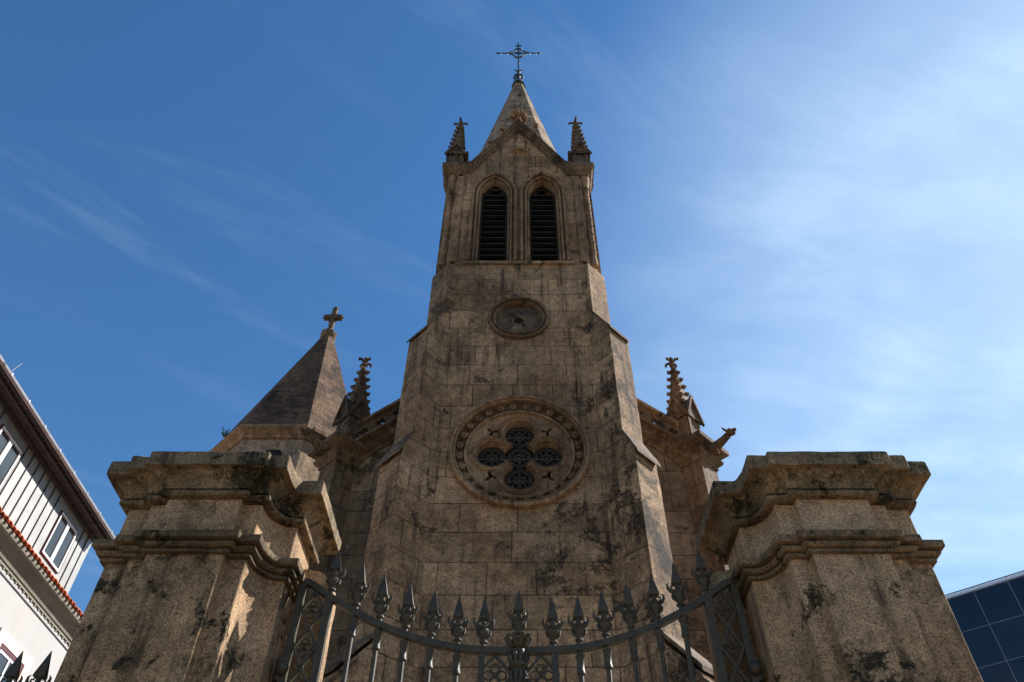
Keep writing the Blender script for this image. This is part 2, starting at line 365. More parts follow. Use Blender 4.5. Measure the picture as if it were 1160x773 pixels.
        if smooth:
            me.polygons.foreach_set('use_smooth', [True] * len(me.polygons)); me.set_sharp_from_angle(angle=R(smooth))
        o = bpy.data.objects.new(name, me); COL.objects.link(o)
        if parent is not None: o.parent = parent
        else: o.location = off
        return o
def thing(name, label, cat, loc=(0, 0, 0), group=None):
    o = bpy.data.objects.new(name, None); COL.objects.link(o); o.location = loc; o.empty_display_size = 0.3
    o['label'] = label; o['category'] = cat
    if group: o['group'] = group
    return o
def struct(o): o['kind'] = 'structure'; return o
def kids(o): return [c for c in bpy.data.objects if c.parent == o]
def copy_part(o, parent, loc=None):
    c = o.copy(); COL.objects.link(c); c.parent = parent
    if loc is not None: c.location = loc
    return c
def circ(cx, cz, r, n=64, a0=0.0): return [(cx + r * math.cos(a0 + 2 * PI * i / n), cz + r * math.sin(a0 + 2 * PI * i / n)) for i in range(n)]

# ================================================================== setting
g = MB(); g.add([(-900, -900, 0), (900, -900, 0), (900, 900, 0), (-900, 900, 0)], [(0, 1, 2, 3)])
struct(g.build('ground', 'paving', smooth=0))
rd = MB(); rd.add([(-200, -11, 0.004), (200, -11, 0.004), (200, -3.2, 0.004), (-200, -3.2, 0.004)], [(0, 1, 2, 3)])
struct(rd.build('road', 'asphalt', smooth=0))
pv = MB(); pv.box(-200, 200, -3.0, 2.6, 0.0, 0.13); struct(pv.build('pavement', 'paving', smooth=0))
kb = MB(); kb.box(-200, 200, -3.2, -3.003, 0.0, 0.14); struct(kb.build('kerb', 'kerb', smooth=0))
ln = MB()
for i in range(-20, 20): ln.add([(i * 6, -7.16, 0.008), (i * 6 + 3, -7.16, 0.008), (i * 6 + 3, -7.04, 0.008), (i * 6, -7.04, 0.008)], [(0, 1, 2, 3)])
struct(ln.build('road_marking', 'line_paint', smooth=0))

# ================================================================== church
church = thing('church', 'tall weathered granite church with belfry tower, stone spire and round quatrefoil window', 'church', (0, 12, 0))
TY = 14.12                        # tower axis
def rot4(k): return Matrix.Translation((0, TY, 0)) @ Matrix.Rotation(k * PI / 2, 4, 'Z') @ Matrix.Translation((0, -TY, 0))
def mir(mb, sx): return mb if sx > 0 else mb.xf(Matrix.Scale(-1, 4, (1, 0, 0)))

# --- lower tower: front skin with openings for the round window and the clock
RZ, CZ = 11.42, 15.43
tw = MB()
tw.plate([[(-1.65, 0), (1.65, 0), (1.65, 17.65), (-1.65, 17.65)], circ(0.02, RZ, 1.30, 96), circ(0.01, CZ, 0.60, 64)], 12.0, 12.45)
tw.prism([(-1.65, 12.45), (1.65, 12.45), (2.12, 12.47), (2.12, 15.77), (1.65, 16.24), (-1.65, 16.24), (-2.12, 15.77), (-2.12, 12.47)], 0, 17.65)
for sx in (1, -1):
    q = [(sx * 1.65, 12.0), (sx * 2.12, 12.47), (sx * 1.65, 12.449)]
    if sx < 0: q.reverse()
    tw.prism(q, 0, 17.65)
tw.build('tower_wall', 'tower', church)

# --- diagonal stepped buttresses
def diag(t, w, z, j=(1.65, 12.0)):      # t along (.707,-.707) from the junction, w along (.707,.707)
    return (j[0] + t + w, j[1] - t + w, z)
def dbox(mb, t0, t1, w0, w1, z0, z1a, z1b, j=(1.65, 12.0)):
    """prism between t0..t1, w0..w1 whose top slopes from z1a (at t0) to z1b (at t1)"""
    lo = [diag(t0, w0, z0, j), diag(t1, w0, z0, j), diag(t1, w1, z0, j), diag(t0, w1, z0, j)]
    hi = [diag(t0, w0, z1a, j), diag(t1, w0, z1b, j), diag(t1, w1, z1b, j), diag(t0, w1, z1a, j)]
    return mb.add(lo + hi, [(0, 3, 2, 1), (4, 5, 6, 7), (0, 1, 5, 4), (1, 2, 6, 5), (2, 3, 7, 6), (3, 0, 4, 7)])
def weather(mb, t0, t1, z0, z1, th, w0=-0.012, w1=0.495, j=(1.65, 12.0)):
    a = [diag(t0, w0, z0 - th, j), diag(t1, w0, z1 - th, j), diag(t1, w1, z1 - th, j), diag(t0, w1, z0 - th, j)]
    b_ = [diag(t0, w0, z0, j), diag(t1, w0, z1, j), diag(t1, w1, z1, j), diag(t0, w1, z0, j)]
    return mb.add(a + b_, [(0, 3, 2, 1), (4, 5, 6, 7), (0, 1, 5, 4), (1, 2, 6, 5), (2, 3, 7, 6), (3, 0, 4, 7)])
for sx in (1, -1):
    for back in (0, 1):
        xf = Matrix.Identity(4)
        if back: xf = Matrix.Translation((0, 2 * TY, 0)) @ Matrix.Scale(-1, 4, (0, 1, 0))
        b1 = MB()
        dbox(b1, -0.2, 0.12, 0.003, 0.467, 0, 17.64, 17.50)
        dbox(b1, 0.121, 0.41, 0, 0.47, 0, 15.50, 14.73)
        dbox(b1, 0.411, 0.565, 0.0, 0.48, 0, 11.54, 11.06)
        dbox(b1, 0.566, 1.0, 0.0, 0.50, 0, 7.2, 6.50)
        bo = mir(b1.xf(xf), sx).build('buttress', 'tower', church, jitter=0.012, jscale=3.5, sub=0.4, smooth=30)
        for a in ((0.0, 0.445, 15.90, 14.70, 0.08), (0.40, 0.62, 11.64, 10.96, 0.07), (0.54, 1.02, 7.42, 6.62, 0.08), (0.75, 1.13, 6.84, 6.25, 0.08)):
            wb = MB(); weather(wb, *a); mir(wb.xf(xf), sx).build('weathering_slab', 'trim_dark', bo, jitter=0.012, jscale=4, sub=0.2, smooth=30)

# --- rose window
rose = MB()
def cl(r, y, cx=0.02, cz=RZ, n=96): return [(cx + r * math.cos(2 * PI * i / n), y, cz + r * math.sin(2 * PI * i / n)) for i in range(n)]
rose.loft([cl(*p) for p in ((1.415, 12.01), (1.415, 11.93), (1.40, 11.88), (1.37, 11.86), (1.345, 11.87), (1.335, 11.91), (1.315, 11.91), (1.305, 11.89), (1.288, 11.90), (1.28, 11.98), (1.275, 12.06), (1.255, 12.09), (1.14, 12.09),
                            (1.125, 12.08), (1.12, 12.05), (1.10, 12.03), (1.075, 12.03), (1.06, 12.06), (1.055, 12.10))])
rose_o = rose.build('rose_window', 'trim', church)
QD = 0.555
def quatre(rl, neck, n=22, m=7):
    pts = []
    th0 = math.asin(min(0.99, neck / rl)); xn = QD - rl * math.cos(th0); rc = math.hypot(xn, neck); ac = math.atan2(neck, xn)
    for k in range(4):
        b0 = k * PI / 2
        for i in range(n):
            a = -(PI - th0) + 2 * (PI - th0) * i / (n - 1)
            x, z = QD + rl * math.cos(a), rl * math.sin(a)
            pts.append((0.02 + x * math.cos(b0) - z * math.sin(b0), RZ + x * math.sin(b0) + z * math.cos(b0)))
        for i in range(1, m):
            a = b0 + ac + (PI / 2 - 2 * ac) * i / m
            pts.append((0.02 + rc * math.cos(a), RZ + rc * math.sin(a)))
    return pts
def trefoil(cx, cz, rot):
    pts = []
    for i in range(36):
        a = 2 * PI * i / 36; r = 0.028 + 0.125 * max(0, math.cos(1.5 * a)) ** 2 * (1 if math.cos(1.5 * a) > 0 else 0)
        r = 0.03 + 0.115 * (abs(math.cos(1.5 * a)) ** 3)
        pts.append((cx + r * math.cos(a + rot), cz + r * math.sin(a + rot)))
    return pts
disc = MB()
holes = [quatre(0.33, 0.145)]
for k in range(4):
    a = PI / 4 + k * PI / 2; holes.append(trefoil(0.02 + 0.80 * math.cos(a), RZ + 0.80 * math.sin(a), a))
disc.plate([[(x, z) for x, y, z in cl(1.055, 0)]] + holes, 12.10, 12.20)
prof = ((0.405, 0.20, 12.10), (0.40, 0.20, 12.075), (0.385, 0.19, 12.06), (0.365, 0.18, 12.07), (0.355, 0.17, 12.11), (0.335, 0.15, 12.12), (0.325, 0.142, 12.16), (0.305, 0.13, 12.19), (0.300, 0.127, 12.30))
# lobe mouldings, each an arc of a ring so that neighbouring rings meet in cusps
loops = []
for rl, nk, y in prof[3:]: loops.append([(x, y, z) for x, z in quatre(rl, nk)])
disc.loft(loops)
for k in range(4):
    b0 = k * PI / 2; cx, cz = 0.02 + QD * math.cos(b0), RZ + QD * math.sin(b0); ls = []
    for rl, y in ((0.45, 12.105), (0.447, 12.075), (0.43, 12.06), (0.415, 12.075), (0.41, 12.095), (0.385, 12.09), (0.37, 12.07), (0.355, 12.08), (0.35, 12.11)):
        am = PI - math.asin(min(0.99, 0.30 / rl)) if rl > 0.3 else 2.6
        ls.append([(cx + rl * math.cos(b0 + a), y, cz + rl * math.sin(b0 + a)) for a in [(-am + 2 * am * i / 30) for i in range(31)]])
    disc.loft(ls, closed=False)
disc.build('tracery', 'trim', rose_o)
gl = MB(); gl.add([(x, 12.27, z) for x, z in circ(0.02, RZ, 1.05, 48)], [tuple(range(48))]); gl.build('glass', 'glass_dark', rose_o, smooth=0)
cm = MB()
def ring(mb, cx, cz, r, y, t=0.008, n=24): mb.tube([(cx + r * math.cos(2 * PI * i / n), y, cz + r * math.sin(2 * PI * i / n)) for i in range(n)], t, 4, True)
for k in range(5):
    b0 = k * PI / 2; d0 = QD if k < 4 else 0
    cx, cz = 0.02 + d0 * math.cos(b0), RZ + d0 * math.sin(b0)
    rr = 0.29 if k < 4 else 0.26
    for r in (rr * 0.93, rr * 0.74, rr * 0.3): ring(cm, cx, cz, r, 12.25, 0.006)
    for i in range(18):
        a = 2 * PI * i / 18; ring(cm, cx + rr * 0.835 * math.cos(a), cz + rr * 0.835 * math.sin(a), rr * 0.09, 12.25, 0.004, 8)
    for i in range(6):
        a = 2 * PI * i / 6; ring(cm, cx + rr * 0.52 * math.cos(a), cz + rr * 0.52 * math.sin(a), rr * 0.2, 12.25, 0.005, 10)
    for i in range(4):
        a = PI / 4 * i; cm.tube([(cx - rr * 0.74 * math.cos(a), 12.25, cz - rr * 0.74 * math.sin(a)), (cx + rr * 0.74 * math.cos(a), 12.25, cz + rr * 0.74 * math.sin(a))], 0.005, 4)
    cm.tube([(cx - rr, 12.235, cz - 0.05), (cx + rr, 12.235, cz - 0.05)], 0.010, 4)
cm.build('leading', 'came', rose_o)
fl = MB()
for i in range(6):
    a = 2 * PI * i / 6; fl.blob((0.02 + 1.143 + 0.050 * math.cos(a), 12.155, RZ + 0.052 * math.sin(a)), 0.032, 1, 1.3, 1, i, 0.1, 1)
fl.blob((0.02 + 1.143, 12.135, RZ), 0.022, 1, 1, 1, 3, 0.1, 1)
NF = 28
f0 = MB(); f0.v = [(x - 0.02 - 1.143, y, z - RZ) for x, y, z in fl.v]; f0.f = fl.f
for i in range(NF):
    a = PI / 2 + PI / NF + 2 * PI * i / NF
    if i == 0:
        me0 = MB(); me0.add([(x, y - 12.15, z) for x, y, z in f0.v], f0.f)
        tmp = me0.build('rosette', 'trim', None); tmp.parent = rose_o; ro = tmp
    else: ro = copy_part(tmp, rose_o)
    ro.location = Vector((0.02 + 1.200 * math.cos(a), 12.00, RZ + 1.198 * math.sin(a))) - wloc(rose_o)
    ro.rotation_euler = (0, -a, 0)

chn = MB(); chn.loft([cl(*p) for p in ((1.2765, 11.97), (1.272, 12.055), (1.253, 12.085), (1.142, 12.085), (1.128, 12.07), (1.1225, 12.045))]); chn.build('rosette_channel', 'recess_stone', rose_o)  # channel floor in a darker stone colour than the ring
# --- clock
ck = MB()
def c2(r, y, n=72): return cl(r, y, 0.01, CZ, n)
ck.loft([c2(*p) for p in ((0.745, 12.01), (0.745, 11.95), (0.73, 11.91), (0.69, 11.89), (0.665, 11.91), (0.655, 11.99), (0.625, 12.0), (0.61, 11.93), (0.585, 11.91), (0.56, 11.94), (0.555, 12.02), (0.545, 12.06))])
ck_o = ck.build('clock', 'trim_dark', church)
dl = MB(); dl.plate([circ(0.01, CZ, 0.548, 64), circ(0.01, CZ, 0.13, 32)], 12.055, 12.10); dl.build('dial', 'dial', ck_o)
hb = MB(); hb.loft([c2(*p) for p in ((0.165, 12.056), (0.16, 12.035), (0.14, 12.03), (0.128, 12.05), (0.126, 12.12))]); hb.build('hub_ring', 'dial_pale', ck_o)
hv = MB(); hv.add([(x, 12.11, z) for x, z in circ(0.01, CZ, 0.15, 24)], [tuple(range(24))]); hv.blob((0.01, 12.09, CZ + 0.02), 0.03, 1, 1, 1, 4); hv.build('spindle_hole', 'void', ck_o)
pw = MB(); pw.plate([[(-0.09, CZ - 0.17), (-0.17, CZ - 0.30), (-0.20, CZ - 0.44), (-0.12, CZ - 0.515), (0.06, CZ - 0.53), (0.16, CZ - 0.48), (0.10, CZ - 0.33), (0.08, CZ - 0.17)]], 12.047, 12.056)
pw.build('bare_dial_patch', 'dial_pale', ck_o)
nm = MB()
for a_, b_ in (((-0.050, -0.36), (-0.050, -0.46)), ((0.045, -0.36), (0.010, -0.46)), ((0.045, -0.36), (0.080, -0.46))):
    nm.bar([(a_[0], 12.042, CZ + a_[1]), (b_[0], 12.042, CZ + b_[1])], 0.008, 0.014)
nm.build('numeral', 'louvre', ck_o)
hd = MB(); hd.bar([(0.06, 12.03, CZ - 0.08), (0.17, 12.03, CZ - 0.24)], 0.012, 0.022); hd.build('clock_hand', 'louvre', ck_o)
hd = MB(); hd.bar([(0.0, 12.03, CZ + 0.06), (-0.10, 12.03, CZ + 0.15), (-0.20, 12.03, CZ + 0.24)], 0.012, 0.05)
hd.build('clock_hand', 'louvre', ck_o)

# --- belfry
def lancet(cx, zb, zs, hw, rise, n=12):
    """open path: left foot, up, arch, down to right foot"""
    Rr = (hw * hw + rise * rise) / (2 * hw); pts = [(cx - hw, zb), (cx - hw, (zb + zs) / 2)]
    amax = math.asin(min(1, rise / Rr))
    for i in range(n + 1):
        a = amax * i / n; pts.append((cx - hw + Rr - Rr * math.cos(a), zs + Rr * math.sin(a)))
    for i in range(n - 1, -1, -1):
        a = amax * i / n; pts.append((cx + hw - Rr + Rr * math.cos(a), zs + Rr * math.sin(a)))
    pts += [(cx + hw, (zb + zs) / 2), (cx + hw, zb)]
    return pts
ZB, ZS, HW, RISE = 17.70, 21.02, 0.385, 0.78
WX = 0.70
cheek = MB()
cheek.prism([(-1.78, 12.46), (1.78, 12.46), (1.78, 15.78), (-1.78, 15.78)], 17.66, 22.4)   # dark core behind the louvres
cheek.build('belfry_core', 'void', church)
for k in range(4):
    sk = MB()
    zt = 22.3
    outl = [(-1.80, 17.652), (1.80, 17.652), (1.80, zt), (1.48, zt), (0, 24.72), (-1.48, zt), (-1.80, zt)]
    sk.plate([outl, lancet(-WX, ZB, ZS, 0.60, RISE + 0.2), lancet(WX, ZB, ZS, 0.60, RISE + 0.2)], 12.0, 12.45)
    q = 0.32
    sk.prism([(1.802, 12.0 + 0.03), (2.12, 12.32), (2.12, 12.45), (1.802, 12.45)], 17.652, 22.3)
    sk.prism([(-1.802, 12.0 + 0.03), (-1.802, 12.45), (-2.12, 12.45), (-2.12, 12.32)], 17.652, 22.3)
    sk.xf(rot4(k)).build('belfry_wall', 'tower', church)
    sl_ = MB(); sl_.box(-1.44, 1.44, 11.94, 12.05, 17.56, 17.665); sl_.add([], [])
    sl_.xf(rot4(k)).build('belfry_sill', 'trim', church, jitter=0.008, sub=0.15)
    for cx in (-WX, WX):
        mw = MB(); lps = []
        for hw, y, up in ((0.665, 12.005, .26), (0.665, 11.93, .26), (0.64, 11.90, .25), (0.645, 11.96, .25), (0.575, 11.97, .2), (0.56, 12.06, .18), (0.535, 12.06, .17), (0.53, 12.02, .16), (0.475, 12.02, .12), (0.47, 12.12, .11),
                          (0.465, 12.07, .11), (0.44, 12.11, .08), (0.43, 12.08, .07), (0.41, 12.08, .04), (0.395, 12.13, .02), (0.385, 12.20, 0.0), (0.385, 12.42, 0.0)):
            lps.append([(x, y, z) for x, z in lancet(cx, 17.666, ZS, hw, RISE + up)])
        mw.loft(lps, closed=False)
        for hw_, y_, up_, r_ in ((0.610, 11.925, .22, 0.034), (0.495, 11.985, .14, 0.032), (0.425, 12.085, .06, 0.026)):
            mw.tube([(x, y_, z) for x, z in lancet(cx, 17.67, ZS, hw_, RISE + up_)], r_, 8)
        fr = mw.xf(rot4(k)).build('belfry_window', 'trim', church, jitter=0.004)
        fm = MB(); fm.loft([[(x, y, z) for x, z in lancet(cx, 17.68, ZS, hw, RISE + up)] for hw, up, y in ((0.384, 0, 12.22), (0.335, -.06, 12.22), (0.335, -.06, 12.27))], closed=False)
        fm.xf(rot4(k)).build('frame', 'louvre', fr)
        lv = None
        for i in range(15):
            z0 = 17.76 + i * 0.272
            hwz = 0.345
            if z0 > ZS - 0.1: hwz = max(0.06, 0.345 * (1 - ((z0 - ZS + 0.1) / 0.90) ** 2.0))
            lm = MB(); lm.add([(cx - hwz, 12.25, z0), (cx + hwz, 12.25, z0), (cx + hwz, 12.40, z0 + 0.16), (cx - hwz, 12.40, z0 + 0.16),
                               (cx - hwz, 12.25, z0 + 0.035), (cx + hwz, 12.25, z0 + 0.035), (cx + hwz, 12.40, z0 + 0.195), (cx - hwz, 12.40, z0 + 0.195)],
                              [(0, 3, 2, 1), (4, 5, 6, 7), (0, 1, 5, 4), (1, 2, 6, 5), (2, 3, 7, 6), (3, 0, 4, 7)])
            if k in (0,) : lm.build('louvre', 'slat', fr, smooth=0)
            else:
                lv = lv or MB(); t_ = lm.xf(rot4(k)); lv.add(t_.v, t_.f)
        if lv: lv.build('louvres', 'louvre', fr, smooth=0)
    # corner colonnettes
    for sx in (1, -1):
        co = MB(); pr = [(0.10, 17.66), (0.10, 17.80), (0.09, 17.84), (0.095, 17.9), (0.08, 17.95)]
        z = 17.95
        while z < 21.2: pr += [(0.082, z + 0.05), (0.082, z + 0.30), (0.094, z + 0.33), (0.094, z + 0.36)]; z += 0.38
        pr += [(0.085, 21.35), (0.11, 21.38), (0.10, 21.42), (0.11, 21.6), (0.14, 21.78), (0.14, 21.90), (0.15, 22.0), (0.15, 22.03)]
        co.lathe(pr, (1.99, 12.13, 0), 10)
        for i in range(8):
            a = 2 * PI * i / 8; co.blob((1.98 + 0.08 * math.cos(a), 12.14 + 0.08 * math.sin(a), 21.68), 0.036, 1, 1, 1.3, i, 0.3, 1)
        p2 = MB(); p2.v = co.v; p2.f = co.f
        if sx > 0: p2.xf(rot4(k)).build('colonnette', 'trim', church)
        # slim pilaster fillets beside the corner
        pf = MB(); pf.box(sx * 1.62 if sx > 0 else -1.80, 1.80 if sx > 0 else -1.62, 11.945, 12.0, 17.66, 21.9)
        pf.xf(rot4(k)).build('pilaster', 'trim', church, jitter=0.006, sub=0.2)
    # gable coping, moulded
    cp = MB()
    for sx in (1, -1):
        def rk(off_o, y): # raking line points at offset below the top line, from foot to apex
            return [(sx * (1.60 - 0.0), y, 22.50 - off_o * 0.9), (sx * 1.42, y, 22.58 - off_o), (0, y, 25.38 - off_o * 1.25)]
        secs = [(0.0, 12.2), (0.0, 11.64), (0.12, 11.62), (0.13, 11.72), (0.16, 11.70), (0.24, 11.74), (0.25, 11.84), (0.28, 11.82), (0.38, 11.85), (0.40, 11.94), (0.46, 11.96), (0.48, 12.01)]
        lps = [rk(o, 12 - (12 - y) * 0.55) for o, y in secs]
        cp.loft(lps, closed=False)
    cp.build_k = None
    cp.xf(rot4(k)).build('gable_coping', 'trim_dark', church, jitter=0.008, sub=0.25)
    gr = MB(); gr.add([(-1.5, 12.46, 22.3), (1.5, 12.46, 22.3), (0, 12.46, 25.1), (-1.5, TY, 22.3), (1.5, TY, 22.3), (0, TY, 25.1), (-1.5, 12.05, 22.3), (1.5, 12.05, 22.3), (0, 12.05, 25.1)],
                      [(6, 7, 8), (6, 8, 5, 3), (7, 4, 5, 8)])
    gr.xf(rot4(k)).build('gable_roof', 'spire', church)
    # apex finial of the gable and lozenge boss
    gf = MB(); gf.lathe([(0.10, 0), (0.13, 0.08), (0.07, 0.16), (0.06, 0.42), (0.11, 0.5), (0.06, 0.58), (0.05, 0.8), (0.02, 0.95)], (0, 11.9, 25.25), 8)
    for i in range(6):
        a = 2 * PI * i / 6 + 0.3
        gf.blob((0.20 * math.cos(a), 11.95 + 0.16 * math.sin(a), 25.68), 0.10, 1.2, 1, 0.9, i, 0.5, 2)
        gf.blob((0.12 * math.cos(a), 11.95 + 0.12 * math.sin(a), 26.0), 0.07, 1, 1, 1, i + 9, 0.5, 2)
    gf.xf(rot4(k)).build('gable_finial', 'trim', church)
    lz = MB(); lz.hull([(-0.34, 12.0, 23.42), (0, 12.0, 23.24), (0.34, 12.0, 23.42), (0, 12.0, 23.66)], [(-0.18, 11.92, 23.43), (0, 11.90, 23.33), (0.18, 11.92, 23.43), (0, 11.90, 23.54)])
    lz.blob((0, 11.9, 23.43), 0.10, 1.5, 0.8, 0.8, 2, 0.4, 2); lz.xf(rot4(k)).build('carved_boss', 'trim', church)
    # cornice block over the corner
    cb = MB(); lps = []
    for o, z in ((-0.02, 21.98), (0.10, 22.0), (0.12, 22.08), (0.16, 22.10), (0.24, 22.20), (0.27, 22.27), (0.30, 22.29), (0.30, 22.50), (0.1, 22.54)):
        x1, y0 = 2.0 + o, 12.0 - o * 0.62
        ch = 0.02
        lps.append([(1.42, y0, z), (x1 - ch, y0, z), (x1, y0 + ch, z), (x1, 12.70, z), (1.6, 12.70, z), (1.42, 12.5, z)])
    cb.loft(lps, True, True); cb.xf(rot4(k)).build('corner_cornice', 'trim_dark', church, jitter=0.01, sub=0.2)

# --- stone pinnacles (children: gablet, spirelet, finial, crockets)
crk = MB(); crk.blob((0, 0, 0), 0.05, 1, 1, 0.9, 1, 0.4, 2); crk.blob((0.03, 0, 0.03), 0.032, 1, 1, 1, 2, 0.4, 1); crk.blob((-0.02, 0.02, 0.035), 0.028, 1, 1, 1, 5, 0.4, 1); crk.blob((-0.02, -0.025, 0.03), 0.028, 1, 1, 1, 5, 0.4, 1)
crk_me = None
def pinnacle(cx, cy, z0, bw, hs, hg, hp, rot, ncr=5, tint='trim_dark', crs=1.0):
    global crk_me
    rm = Matrix.Translation((cx, cy, z0)) @ Matrix.Rotation(rot, 4, 'Z')
    h = bw / 2
    sh = MB(); sh.box(-h, h, -h, h, 0, hs)
    for k in range(4):
        m2 = Matrix.Rotation(k * PI / 2, 4, 'Z')
        t_ = MB(); 
        for a, b_ in ((-h * 0.98, -h * 0.62), (h * 0.62, h * 0.98)): t_.box(a, b_, -h - 0.03, -h, 0.02, hs - 0.02)
        t_.xf(m2); sh.add(t_.v, t_.f)
    po = sh.xf(rm).build('pinnacle', tint, church, jitter=0.006, sub=0.2)
    for k in range(4):
        m2 = rm @ Matrix.Rotation(k * PI / 2, 4, 'Z')
        gb = MB(); e = h + 0.05
        gb.hull([(-e, -h - 0.06, hs - 0.08), (e, -h - 0.06, hs - 0.08), (0, -h - 0.06, hs + hg)], [(-e, -h * 0.3, hs - 0.08), (e, -h * 0.3, hs - 0.08), (0, -h * 0.3, hs + hg)])
        for sx in (1, -1):
            gb.bar([(sx * (e + 0.03), -h - 0.09, hs - 0.12), (0, -h - 0.09, hs + hg + 0.04)], 0.07, 0.06)
        gb.xf(m2).build('gablet', tint, po)
        nn = MB(); nn.plate([[(-h * 0.38, 0.12), (h * 0.38, 0.12), (h * 0.38, hs * 0.62), (0, hs * 0.95), (-h * 0.38, hs * 0.62)]], -h - 0.012, -h - 0.002)  # flat plate on the shaft; its dark colour stands in for niche shade
        nn.xf(m2).build('niche_shade', 'recess_stone', po, smooth=0)
    spn = MB(); r0 = h * 1.32; zb = hs + hg * 0.15
    spn.lathe([(r0 * 1.2, zb), (r0 * 1.0, zb + 0.1), (0.045, hp - 0.12), (0.05, hp - 0.1)], (0, 0, 0), 4, rot=PI / 4)
    spn.xf(rm).build('spirelet', tint, po)
    fn = MB(); fn.lathe([(0.05, hp - 0.14), (0.09, hp - 0.1), (0.05, hp - 0.05), (0.04, hp + 0.12), (0.07, hp + 0.16), (0.02, hp + 0.24)], (0, 0, 0), 8)
    for i in range(4):
        a = i * PI / 2; c_, s_ = math.cos(a), math.sin(a)
        fn.tube([(0.03 * c_, 0.03 * s_, hp + 0.02), (0.12 * c_ * crs, 0.12 * s_ * crs, hp + 0.07), (0.17 * c_ * crs, 0.17 * s_ * crs, hp + 0.04), (0.17 * c_ * crs, 0.17 * s_ * crs, hp - 0.02)], [0.035, 0.04, 0.042, 0.025], 6)
    fn.xf(rm).build('finial', tint, po)
    for i in range(ncr):
        f = (i + 0.5) / ncr; z = zb + 0.2 + (hp - 0.25 - zb - 0.2) * f
        rr = r0 + (0.045 - r0) * ((z - zb) / (hp - 0.12 - zb)) + 0.035
        for k in range(4):
            a = k * PI / 2 + PI / 4
            p = rm @ Vector((rr * math.cos(a), rr * math.sin(a), z))
            if crk_me is None:
                o = crk.build('crocket', 'trim_dark', None); o.parent = po; crk_me = o
            else:
                o = copy_part(crk_me, po)
            o.location = p - wloc(po); o.rotation_euler = (0, 0, a + rot); o.scale = (crs, crs, crs)
    return po
for k in range(4):
    p = rot4(k) @ Vector((1.93, 12.17, 22.5))
    pinnacle(p.x, p.y, 22.52, 0.46, 0.72, 0.50, 3.15, 0, 6, crs=1.25)

# --- spire: square with chamfered corners
sp = MB(); lps = []
for h, z in ((2.05, 22.5), (1.76, 23.3), (1.29, 26.0), (0.64, 30.0), (0.12, 33.3)):
    c_ = h * 0.62
    lps.append([(c_, TY - h, z), (h, TY - c_, z), (h, TY + c_, z), (c_, TY + h, z), (-c_, TY + h, z), (-h, TY + c_, z), (-h, TY - c_, z), (-c_, TY - h, z)])
sp.loft(lps, True, True); spo = sp.build('spire', 'spire', church, smooth=20)
for (x, z, w) in ((-0.55, 26.6, 0.18), (0.62, 27.0, 0.15), (0.05, 30.9, 0.12), (-0.9, 25.2, 0.2)):
    hh = 2.0 - (z - 22.0) * 0.168
    vn = MB(); vn.box(x - w / 2, x + w / 2, TY - hh - 0.08, TY - hh + 0.25, z, z + 0.16)
    vn.build('spire_block', 'trim', spo, jitter=0.01, sub=0.08)

# --- iron cross
ic = MB()
def it(pts, r=0.035): ic.tube([(x, TY, z) for x, z in pts], r, 6)
ic.lathe([(0.30, 32.9), (0.22, 33.2), (0.16, 33.32), (0.18, 33.4), (0.10, 33.5), (0.06, 33.8), (0.12, 33.95), (0.05, 34.1)], (0, TY, 0), 8)
for i in range(8):
    a = i * PI / 4; ic.blob((0.17 * math.cos(a), TY + 0.17 * math.sin(a), 33.80), 0.06, 1.2, 1.2, 0.6, i, 0.4, 1)
it([(0, 33.9), (0, 37.6)], 0.034)
for sx in (1, -1):
    it([(0, 36.45), (sx * 0.93, 36.45)], 0.030)
    it([(0, 36.95), (sx * 0.46, 36.47), (0, 35.95)], 0.034)
    it([(0, 36.98), (sx * 0.16, 36.86)], 0.045); it([(0, 35.92), (sx * 0.16, 36.04)], 0.045)
    it([(0, 36.62), (sx * 0.20, 36.47), (0, 36.30)], 0.022)
    ic.blob((sx * 0.95, TY, 36.45), 0.055, 1.4, 1, 1, 3, 0.3, 1); ic.blob((sx * 0.50, TY, 36.45), 0.055, 0.8, 1, 1.8, 3, 0.3, 1); ic.blob((sx * 0.80, TY, 36.45), 0.04, 0.7, 1, 1.9, 3, 0.3, 1)
    it([(0, 34.45), (sx * 0.16, 34.60)], 0.035)
    it([(0, 37.30), (sx * 0.14, 37.30)], 0.04)
ic.blob((0, TY, 37.6), 0.05, 1, 1, 1.5, 2, 0.2, 1); ic.blob((0, TY, 35.3), 0.055, 1, 1, 1.4, 2, 0.2, 1); ic.blob((0, TY, 34.4), 0.09, 1, 1, 0.8, 2, 0.2, 1)
ic.build('iron_cross', 'cross_iron', church)

# --- nave
NY = 15.0; NC = 4.45
def rake(x): return 13.66 + (4.45 - abs(x)) * 0.84        # top of the raking cornice
nv = MB()
nv.plate([[(-NC + 0.3, 0), (NC - 0.3, 0), (NC - 0.3, rake(NC - 0.3) - 0.3), (0, rake(0) - 0.3), (-NC + 0.3, rake(NC - 0.3) - 0.3)]], NY, NY + 0.6)
nv.box(-NC, NC, NY + 0.3, 34, 0, 13.35)
nv.build('nave_wall', 'nave', church)
nr = MB(); nr.add([(-NC - 0.3, NY + 0.55, 13.36), (0, NY + 0.55, 17.1), (NC + 0.3, NY + 0.55, 13.36), (-NC - 0.3, 34.2, 13.36), (0, 34.2, 17.1), (NC + 0.3, 34.2, 13.36)],
                  [(0, 1, 4, 3), (1, 2, 5, 4), (0, 2, 1), (3, 4, 5), (0, 3, 5, 2)])
nr.build('nave_roof', 'terra_dark', church)
JN = (3.99, NY)
def rsec(mb, secs, x0, x1, sx):
    if 1:
        mb.loft([[(sx * x, NY + y, rake(x) + dz) for x in (x0, (x0 + x1) / 2, x1)] for y, dz in secs], closed=False)
